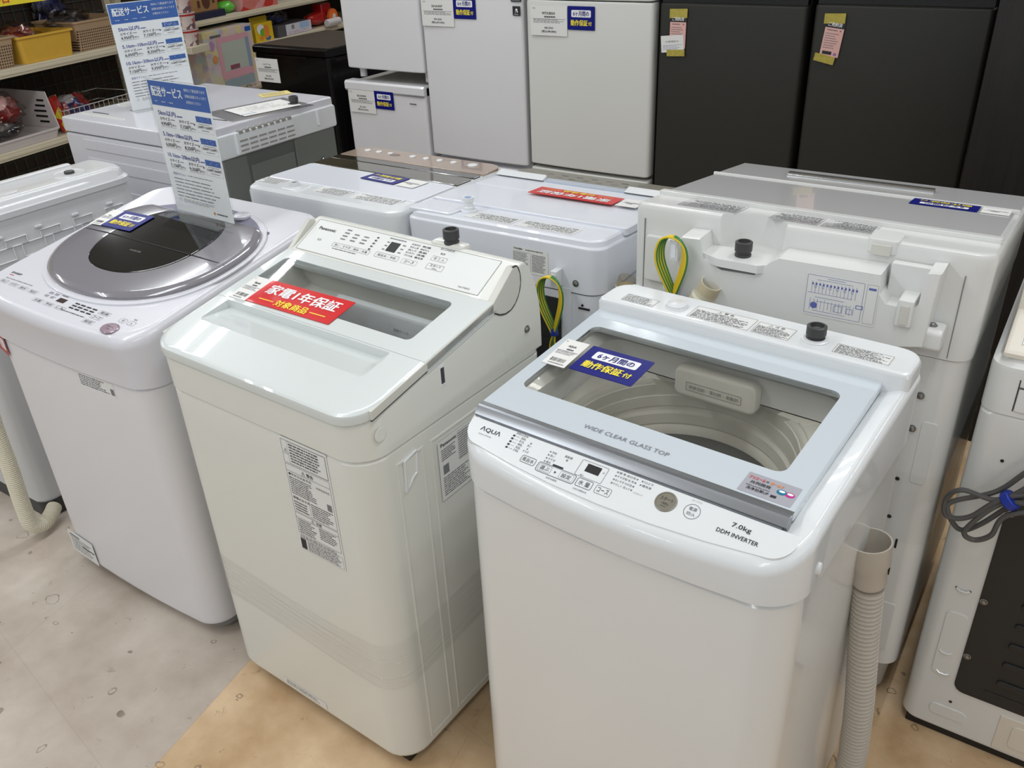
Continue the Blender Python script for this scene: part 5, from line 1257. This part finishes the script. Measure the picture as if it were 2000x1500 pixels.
# ------------------------------------------------------------------ A4 delivery-service signs on acrylic stands
def delivery_sign(label, o, u, w, h, foot, lean=0):
    t = thing('sign_stand', label, 'sign', o, 0, 'delivery service signs')
    u = V(u).normalized(); n_ = u.cross(V((0, 0, 1))); v = (V((0, 0, 1)) - n_ * lean).normalized()
    d = Dec(v * (h / 2 + .001), u, v, .0006); d.sheet(w, h, whi, .001)
    H2, W2 = h / 2, w / 2
    d.rect(0, H2 - h * .095, w * .985, h * .178, sgblue)
    d.text('配送サービス', -W2 * .38, H2 - h * .08, h * .072, whi, w * .52, .02); d.lines(-W2 * .86, W2 * .15, H2 - h * .148, H2 - h * .158, 1, whi, .5, (.05, .1))
    for i, s_ in enumerate(('有料にて配送承ります', '詳細は店頭スタッフまで', 'お問合せください')): d.text(s_, W2 * .24, H2 - h * (.045 + .042 * i), h * .022, whi, w * .34 * (1 if i < 2 else .7), 0, 'l')
    bl = mat('sign_navy', (62, 70, 150), .5)
    rows = (('5km以内', '4,950円', '7,150円'), ('5.1km~10km以内', '6,050円', '8,250円'), ('10.1km~20km以内', '7,150円', '9,350円'))
    for i, (a, p1, p2) in enumerate(rows):
        y = H2 - h * (.235 + .158 * i)
        wd = w * (.3, .5, .54)[i]
        d.text(a, -W2 * .84, y, h * .040, bl, wd, .012, 'l'); d.lines(-W2 * .84 + wd + .004, -W2 * .84 + wd + w * .12, y - h * .006, y - h * .018, 1, bl, .8, (.3, .5))
        for x, s_, p in ((-.82, '小サイズ', p1), (-.16, '大サイズ', p2)):
            d.text(s_, W2 * x, y - h * .044, h * .026, ink, w * .17, .01, 'l'); d.text(p, W2 * x, y - h * .082, h * .032, ink, w * .18, .012, 'l'); d.text('(税込)', W2 * x + w * .19, y - h * .085, h * .018, ink, w * .07, 0, 'l'); d.rect(W2 * x + w * .12, y - h * .104, w * .27, .0006, inkg)
            d.lines(W2 * x + w * .18, W2 * x + w * .26, y - h * .04, y - h * .05, 1, inkg, .7, (.3, .5))
        d.text('▶', W2 * .36, y - h * .05, h * .02, ink); d.rect(W2 * .69, y - h * .006, w * .25, h * .042, sgblue); d.lines(W2 * .5, W2 * .9, y + h * .008, y - h * .018, 2, whi, .3)
        d.frame(W2 * .69, y - h * .066, w * .27, h * .076, .0004, inkg); d.text(('5,000円 10,000円', '10,000円 15,000円', '15,000円 20,000円')[i], W2 * .69, y - h * .06, h * .022, ink, w * .23, .01); d.lines(W2 * .5, W2 * .9, y - h * .036, y - h * .044, 1, inkg, .6); d.lines(W2 * .55, W2 * .85, y - h * .08, y - h * .09, 1, inkg, .6)
    y = -h * .195
    d.text('配送オプション', -W2 * .8, y, h * .02, bl, w * .22, 0, 'l'); d.lines(-W2 * .3, W2 * .85, y + h * .006, y - h * .006, 1, inkg, .5)
    d.lines(-W2 * .82, W2 * .9, y - h * .025, y - h * .19, 4, inkg, .28, (.2, .35)); d.text('⚠', -W2 * .76, -h * .40, h * .03, inkg); d.lines(-W2 * .64, W2 * .5, -h * .39, -h * .42, 2, inkg, .35, (.1, .2))
    d.disc(W2 * .38, -h * .455, h * .012, mat('logo_orange', (216, 140, 50), .5)); d.lines(W2 * .46, W2 * .95, -h * .446, -h * .464, 1, ink, .7, (.12, .2))
    d.build('sign_sheet', t)
    # acrylic cover sheet and foot
    b = MB()
    def slab(a0, a1, off0, off1, z0, z1):
        pts = [(a0, off0, z0), (a1, off0, z0), (a1, off1, z0), (a0, off1, z0), (a0, off0, z1), (a1, off0, z1), (a1, off1, z1), (a0, off1, z1)]
        b.add([tuple(u * p[0] + n_ * p[1] + (V((0, 0, 1)) * p[2] - n_ * lean * p[2])) for p in pts], [(0, 1, 2, 3), (4, 5, 6, 7), (0, 1, 5, 4), (1, 2, 6, 5), (2, 3, 7, 6), (3, 0, 4, 7)], acryl)
    slab(-W2 - .004, W2 + .004, .0022, .0034, 0, h + .003)
    slab(-W2 - .004, W2 + .004, -.0026, -.0014, 0, h + .003)
    slab(-W2 - .004, W2 + .004, .004, .004 + foot, 0, .0016)
    slab(-W2 - .004, W2 + .004, -.018, -.003, 0, .0016)
    lab(b.build('acrylic_holder', t), 'clear acrylic holder with flat foot')
    return t
delivery_sign('blue-headed delivery price sign standing on the grey oval lid', (-1.768, 1.262, .8735 + .16 * .40 + .0065), (1, -.05, 0), .226, .312, .05)
delivery_sign('blue-headed delivery price sign standing on the drum washer', (-2.752, 1.905, 1.0005), (.24, 1, 0), .232, .335, .045)

# ------------------------------------------------------------------ toy shelves at back left
SH_RZ = 100
SO = (-3.545, -.625)
def sp(s_, y, z): return frame_pt(SO, SH_RZ, (s_, y, z))
t = thing('store_shelf', 'cream metal store shelf with baskets and bagged toys at far left', 'shelf', (SO[0], SO[1], 0), SH_RZ)
for z in (.08, .655, .985, 1.50):
    b = MB(); b.box(1.6, 3.72, 0, .42, z, z + .035, shelfm, .004); b.box(1.6, 3.72, -.004, .0, z + .012, z + .022, shelfm, .001); b.build('shelf_board', t)
b = MB(); b.box(1.6, 3.72, .42, .45, 0, 1.9, shelfback, .002); b.build('back_panel', t)
b = MB()
for i in range(34): b.tube([(1.65 + i * .06, .412, .10), (1.65 + i * .06, .412, 1.88)], .002, wired, 5)
for i in range(28): b.tube([(1.62, .408, .12 + i * .06), (3.70, .408, .12 + i * .06)], .002, wired, 5)
b.build('wire_grid', t)
for x_ in (1.58, 3.70):
    b = MB(); b.box(x_, x_ + .04, .40, .46, 0, 1.95, shelfm, .003); b.build('upright', t)
b = MB(); b.box(1.6, 3.02, -.008, -.004, 1.264, 1.34, yel, .001); b.tube([(3.0, -.002, 1.33), (3.0, .1, 1.51)], .003, wirew, 6); b.tube([(1.7, -.002, 1.33), (1.7, .1, 1.51)], .003, wirew, 6); yb = b.build('yellow_header', t)
e = Dec((2.78, -.0085, 1.295), (1, 0, 0), UZ, .0003); e.text('中古', 0, 0, .04, MATS['sticker_red'], None, .02); e.build('header_lettering', yb)

t2 = thing('store_shelf', 'cream metal store shelf behind the black mini fridge', 'shelf', (SO[0], SO[1], 0), SH_RZ)
for z, a in ((.08, 3.78), (.63, 3.78), (.84, 4.36), (1.028, 3.78), (1.5, 3.78)):
    b = MB(); b.box(a, 6.0, 0.0, .42, z, z + .032, shelfm, .004); b.box(a, 6.0, -.004, .0, z + .010, z + .02, shelfm, .001); b.build('shelf_board', t2)
b = MB(); b.box(3.76, 6.0, .42, .45, 0, 1.9, shelfback, .002); b.build('back_panel', t2)
b = MB(); b.box(3.745, 3.785, .37, .46, 0, 1.95, shelfm, .003); b.build('upright', t2)

def bin_mesh(b, x0, x1, y0, y1, h, mt, taper=.015, lip=.006, th=.004):
    o = lambda i, z: rr(x0 + i, x1 - i, y0 + i, y1 - i, .018, z, 4, mf=1, ms=1)
    b.loft([o(taper, 0), o(taper * .6, h * .4), o(0, h - .008), o(-lip, h - .008), o(-lip, h), o(th, h), o(th, h - .01), o(taper + th, .006)], mt, True, True)
def put(b, name, label, cat, s_, y, z, group=None):
    o = b.build(name); o.location = sp(s_, y, z); o.rotation_euler = (0, 0, math.radians(SH_RZ)); tag(o, label, cat, group); return o
Z1 = 1.0205
b = MB(); bin_mesh(b, -.155, .155, 0, .27, .125, tanb); put(b, 'storage_basket', 'tan perforated basket left of the yellow bin', 'basket', 2.645, .012, Z1, 'tan perforated baskets')
ybm = mat('yellow_bin_plastic', (222, 176, 66), .4, noise=(30, .05))
b = MB(); bin_mesh(b, -.148, .148, 0, .26, .113, ybm, .012, .008); put(b, 'storage_bin', 'yellow plastic bin with a bagged toy on it', 'bin', 2.965, .012, Z1)
b = MB(); bin_mesh(b, -.16, .16, 0, .28, .132, tanb); put(b, 'storage_basket', 'tan perforated basket right of the yellow bin', 'basket', 3.31, .03, Z1, 'tan perforated baskets')

toyA = patch('toy_red_white', [(150, 36, 34), (196, 150, 146), (214, 206, 204), (120, 26, 30), (168, 90, 84)], 26)
toyB = patch('toy_red_blue', [(136, 28, 30), (160, 34, 36), (216, 214, 220), (36, 44, 110), (120, 30, 32)], 20)
toyC = patch('toy_orange', [(150, 60, 40), (190, 110, 80), (110, 40, 34), (210, 180, 170)], 24)
toyD = patch('toy_dark', [(40, 38, 42), (70, 66, 66), (24, 22, 26), (110, 104, 100), (52, 42, 44)], 22)
toyE = patch('toy_blue', [(30, 36, 84), (60, 74, 130), (24, 24, 40), (190, 190, 204)], 26)
bagm = clear('clear_bag', (232, 228, 226), .06, 1.55)
def bag(name, label, mt, s_, y, z, sx, sy, sz, seed, group='bagged toys'):
    t_ = thing(name, label, 'bagged toy', sp(s_, y, z), SH_RZ, group)
    b_ = MB(); b_.blob((0, 0, sz), sx * .86, sy * .86, sz * .86, mt, seed, .35); b_.build('toy', t_)
    b_ = MB(); b_.blob((0, 0, sz), sx, sy, sz * .97, bagm, seed + 5, .42, 4); b_.build('plastic_bag', t_); return t_
bag('bagged_toy', 'orange bagged toy lying in the yellow bin', toyC, 2.92, .15, 1.058, .10, .07, .058, 1)
bag('bagged_toy', 'dark bagged toy lying in the right tan basket', toyD, 3.24, .17, 1.075, .11, .08, .062, 2)
bag('bagged_toy', 'black bagged toy lying in the left tan basket', mat('toy_black', (26, 25, 26), .35, coat=.4), 2.66, .14, 1.06, .12, .08, .06, 3)
bag('bagged_toy', 'blue bagged toy standing at the back above the right tan basket', toyE, 3.32, .36, 1.021, .09, .04, .16, 4)
# lower shelf
Z2 = .6905
slotm = mat('white_bin_plastic', (206, 198, 196), .45)
b = MB(); bin_mesh(b, -.22, .20, 0, .34, .045, slotm, .01, .004)
b.prism([(.0, .04), (.03, .20), (.34, .205), (.34, .04)], .194, .20, slotm, .001); b.prism([(.0, .04), (.03, .20), (.34, .205), (.34, .04)], -.226, -.22, slotm, .001); b.box(-.22, .2, .334, .34, .04, .205, slotm, .001)
for i in range(5): b.box(.1925, .1938, .05, .05 + .06 + .02 * math.sin(i), .06 + i * .024, .069 + i * .024, blk, .0004)
put(b, 'storage_bin', 'white slotted bin of bagged toys on the lower shelf', 'bin', 2.70, .012, Z2)
bag('bagged_toy', 'red and white bagged toy heaped in the white slotted bin', toyA, 2.71, .15, .74, .105, .09, .085, 6)
bag('bagged_toy', 'black wrapped toy at the front of the white slotted bin', toyD, 2.63, .05, .738, .10, .035, .035, 7)
bag('bagged_toy', 'dark bagged toy heaped left in the white slotted bin', toyD, 2.525, .20, .74, .05, .09, .10, 8)
b = MB()
for z in (.0, .05, .10):
    b.tube([(-.20, 0, z + .002), (.28, 0, z + .002), (.28, .30, z + .002), (-.20, .30, z + .002)], .0022, wirew, 6, True)
for i in range(17):
    x = -.2 + i * .03; b.tube([(x, 0, .002), (x, 0, .102)], .0012, wirew, 5); b.tube([(x, 0, .002), (x, .30, .002)], .0012, wirew, 5)
put(b, 'wire_basket', 'white wire basket of bagged toys on the lower shelf', 'basket', 3.15, .02, Z2)
bag('bagged_toy', 'red striped bagged toy lying in the white wire basket', toyB, 3.12, .16, .694, .10, .08, .075, 9)
b = MB(); b.box(-.045, .045, -.012, .012, 0, .16, patch('yellow_red_card', [(222, 196, 40), (190, 40, 30), (226, 200, 50), (214, 190, 150)], 18, bump=0), .002); o_ = put(b, 'toy_packet', 'yellow and red toy packet at left end of the wire basket', 'packet', 2.985, .07, .695)
o_.rotation_euler = (math.radians(-12), 0, math.radians(SH_RZ + 35))

# right-hand shelf contents
def card_box(name, label, mt, s_, y, z, w, dp, h, cat='box', rz=0, deco=None):
    b_ = MB(); b_.box(-w / 2, w / 2, 0, dp, 0, h, mt, .002)
    o_ = put(b_, name, label, cat, s_, y, z); o_.rotation_euler = (0, 0, math.radians(SH_RZ + rz)); 
    return o_
pastel = patch('pastel_print', [(216, 196, 186), (208, 200, 168), (214, 186, 190), (196, 180, 190), (220, 204, 150), (206, 190, 170), (190, 200, 196)], 26, bump=0)
t3 = thing('toy_box', 'pastel toy box with a pink framed picture on its front', 'box', sp(4.075, -.06, .66), SH_RZ)
b = MB(); b.box(-.205, .205, 0, .14, 0, .345, pastel, .002); b.build('carton', t3)
e = Dec((.03, -.0006, .17), (1, 0, 0), UZ, .0004)
e.rect(.0, .025, .27, .22, mat('box_pink', (214, 160, 170), .4), .01); e.rect(.0, .03, .21, .15, mat('box_mint', (182, 190, 178), .4), .006); e.rect(.115, .03, .03, .16, mat('box_blue', (136, 156, 176), .4)); e.disc(-.06, .06, .03, mat('box_purple', (166, 120, 160), .4)); e.rect(.0, -.115, .26, .05, mat('box_greyblue', (150, 164, 168), .4), .006); e.rect(-.02, -.03, .08, .025, mat('box_rose', (176, 92, 116), .4)); e.disc(-.17, .03, .022, mat('box_orange', (220, 150, 90), .4)); e.disc(-.18, .1, .025, mat('box_lilac', (178, 140, 180), .4))
e.rect(.14, .15, .05, .024, sgblue, .004); e.lines(-.18, -.08, .155, .135, 1, ink, .7, (.2, .4)); e.text('キャッチクレーン', .06, -.152, .018, ink, .14, .02); e.build('front_print', t3)
kraft = mat('kraft_card', (164, 122, 76), .6, noise=(30, .1))
t4 = thing('cardboard_box', 'brown kraft box with printed panels on the upper toy shelf', 'box', sp(4.0, .02, 1.0955), SH_RZ)
b = MB(); b.box(-.14, .13, 0, .2, 0, .16, kraft, .002); b.build('carton', t4)
e = Dec((0, -.0006, .06), (1, 0, 0), UZ, .0004); e.disc(.04, -.01, .032, mat('print_brown', (88, 54, 40), .5), 20, 1.2); e.rect(-.03, .03, .04, .024, whi); e.rect(-.02, -.02, .02, .035, MATS['print_brown']); e.rect(.1, -.01, .02, .03, MATS['print_brown']); e.build('front_print', t4)
card_box('game_box', 'flat dark blue box under the brown kraft box', mat('navy_card', (44, 44, 66), .4), 4.0, .0, 1.0605, .32, .24, .034)
gg = mat('green_plastic', (96, 190, 60), .3, coat=.5)
b = MB(); b.blob((0, .05, .032), .06, .045, .032, gg, 2, .12); put(b, 'green_toy', 'bright green plastic toy beside the kraft box', 'toy', 4.245, .02, 1.0605)
card_box('toy_tray', 'red and pink packaged toy on the upper shelf above the black fridge', patch('red_pink_print', [(190, 60, 50), (206, 120, 110), (214, 150, 150), (180, 50, 44)], 14), 4.48, .01, 1.0605, .34, .2, .06)
# stacked cups
cupm = patch('cup_print', [(214, 196, 190), (206, 176, 172), (120, 90, 100), (220, 206, 198), (180, 110, 112), (216, 200, 194)], 34, bump=0)
for i, r_ in enumerate((.062, .06, .056)):
    b = MB(); b.lathe([(r_ * .84, 0), (r_, .072), (r_ + .003, .074), (r_ + .003, .078), (r_ - .004, .078)], (0, 0, 0), cupm, 26)
    b.lathe([(r_ * .995, .064), (r_ * 1.004, .072)], (0, 0, 0), MATS['sticker_red2'], 26, c0=False, c1=False)
    put(b, 'paper_cup', ('bottom', 'middle', 'top')[i] + ' printed cup of the stack of three beside the sign', 'cup', 3.745, -.075, .966 + .0795 * i, 'stacked printed cups')
b = MB(); b.box(-.07, .07, -.075, .065, 0, .035, shelfm, .003); b.box(-.012, .006, .06, .446, .005, .03, shelfm, .002); put(b, 'cup_ledge', 'small cream ledge carrying the printed cups', 'ledge', 3.745, -.075, .930)
# second level behind the fridge
Z3 = .8725
b = MB(); t5 = thing('toy_packet', 'yellow toy box with hang tab above the black fridge', 'packet', sp(4.50, .03, Z3), SH_RZ)
ypk = mat('packet_yellow', (228, 190, 40), .4)
b.box(-.085, .085, 0, .06, 0, .105, ypk, .002); b.box(-.085, .075, .028, .031, .105, .138, mat('tab_gold', (178, 158, 40), .4), .001); b.build('carton', t5)
e = Dec((0, -.0006, .052), (1, 0, 0), UZ, .0004); e.disc(-.03, .018, .035, whi, 20, .8); e.disc(-.01, 0, .03, MATS['green_plastic'], 20, .7); e.disc(.02, .0, .028, MATS['sticker_orange'], 20, 1.3); e.disc(.026, .006, .02, ypk, 16, 1.3); e.disc(.03, -.036, .026, mat('print_blue', (60, 110, 160), .4), 16, .5); e.disc(-.03, -.03, .02, rd_ if False else MATS['sticker_orange'], 14, .6); e.build('front_print', t5)
t6 = thing('toy_box', 'grey toy box with pale blue and pink end label', 'box', sp(4.80, .02, Z3), SH_RZ)
b = MB(); b.box(-.18, .165, 0, .2, 0, .066, mat('slate_card', (84, 82, 86), .5), .002); b.build('carton', t6)
e = Dec((.03, -.0006, .033), (1, 0, 0), UZ, .0004); e.rect(0, 0, .265, .062, mat('pale_label', (208, 206, 216), .4)); e.rect(.06, .01, .1, .034, mat('pale_blue', (160, 186, 216), .4)); e.rect(-.06, .012, .03, .024, mat('olive_print', (130, 136, 120), .5)); e.lines(-.12, .12, -.012, -.028, 2, mat('rose_print', (196, 140, 150), .5), .5); e.build('front_print', t6)
bag('bagged_toy', 'purple wrapped toy on top of the grey toy box', toyE, 4.72, .1, .94, .09, .05, .04, 11)
redp = mat('toy_red', (190, 34, 34), .2, coat=.8)
t7 = thing('toy_vehicle', 'shiny red plastic toy with orange wheel beside the tall fridges', 'toy', sp(5.14, .05, Z3), SH_RZ)
b = MB(); b.blob((0, .05, .045), .12, .05, .042, redp, 5, .2); b.box(.03, .14, .02, .10, .04, .13, redp, .01); b.build('body', t7)
b = MB(); b.lathe([(.045, 0), (.05, .006), (.05, .022), (.03, .028), (0, .026)], (.09, -.005, .048), mat('wheel_orange', (226, 110, 50), .35), 24, (0, -1, 0)); b.lathe([(.022, .027), (.0, .029)], (.09, -.005, .048), cream, 18, (0, -1, 0)); b.build('wheel', t7)
b = MB(); b.lathe([(.02, 0), (.024, .01), (.024, .14), (.012, .15)], (0, 0, .024), mat('tube_white', (206, 200, 200), .35), 16, (1, 0, 0)); put(b, 'toy_tube', 'pale tube lying in front of the red toy', 'toy', 5.08, -.02, Z3)
card_box('toy_box', 'dark teal box standing behind the pastel toy box', mat('teal_card', (24, 66, 66), .5), 4.18, .2, .6625, .42, .1, .345)
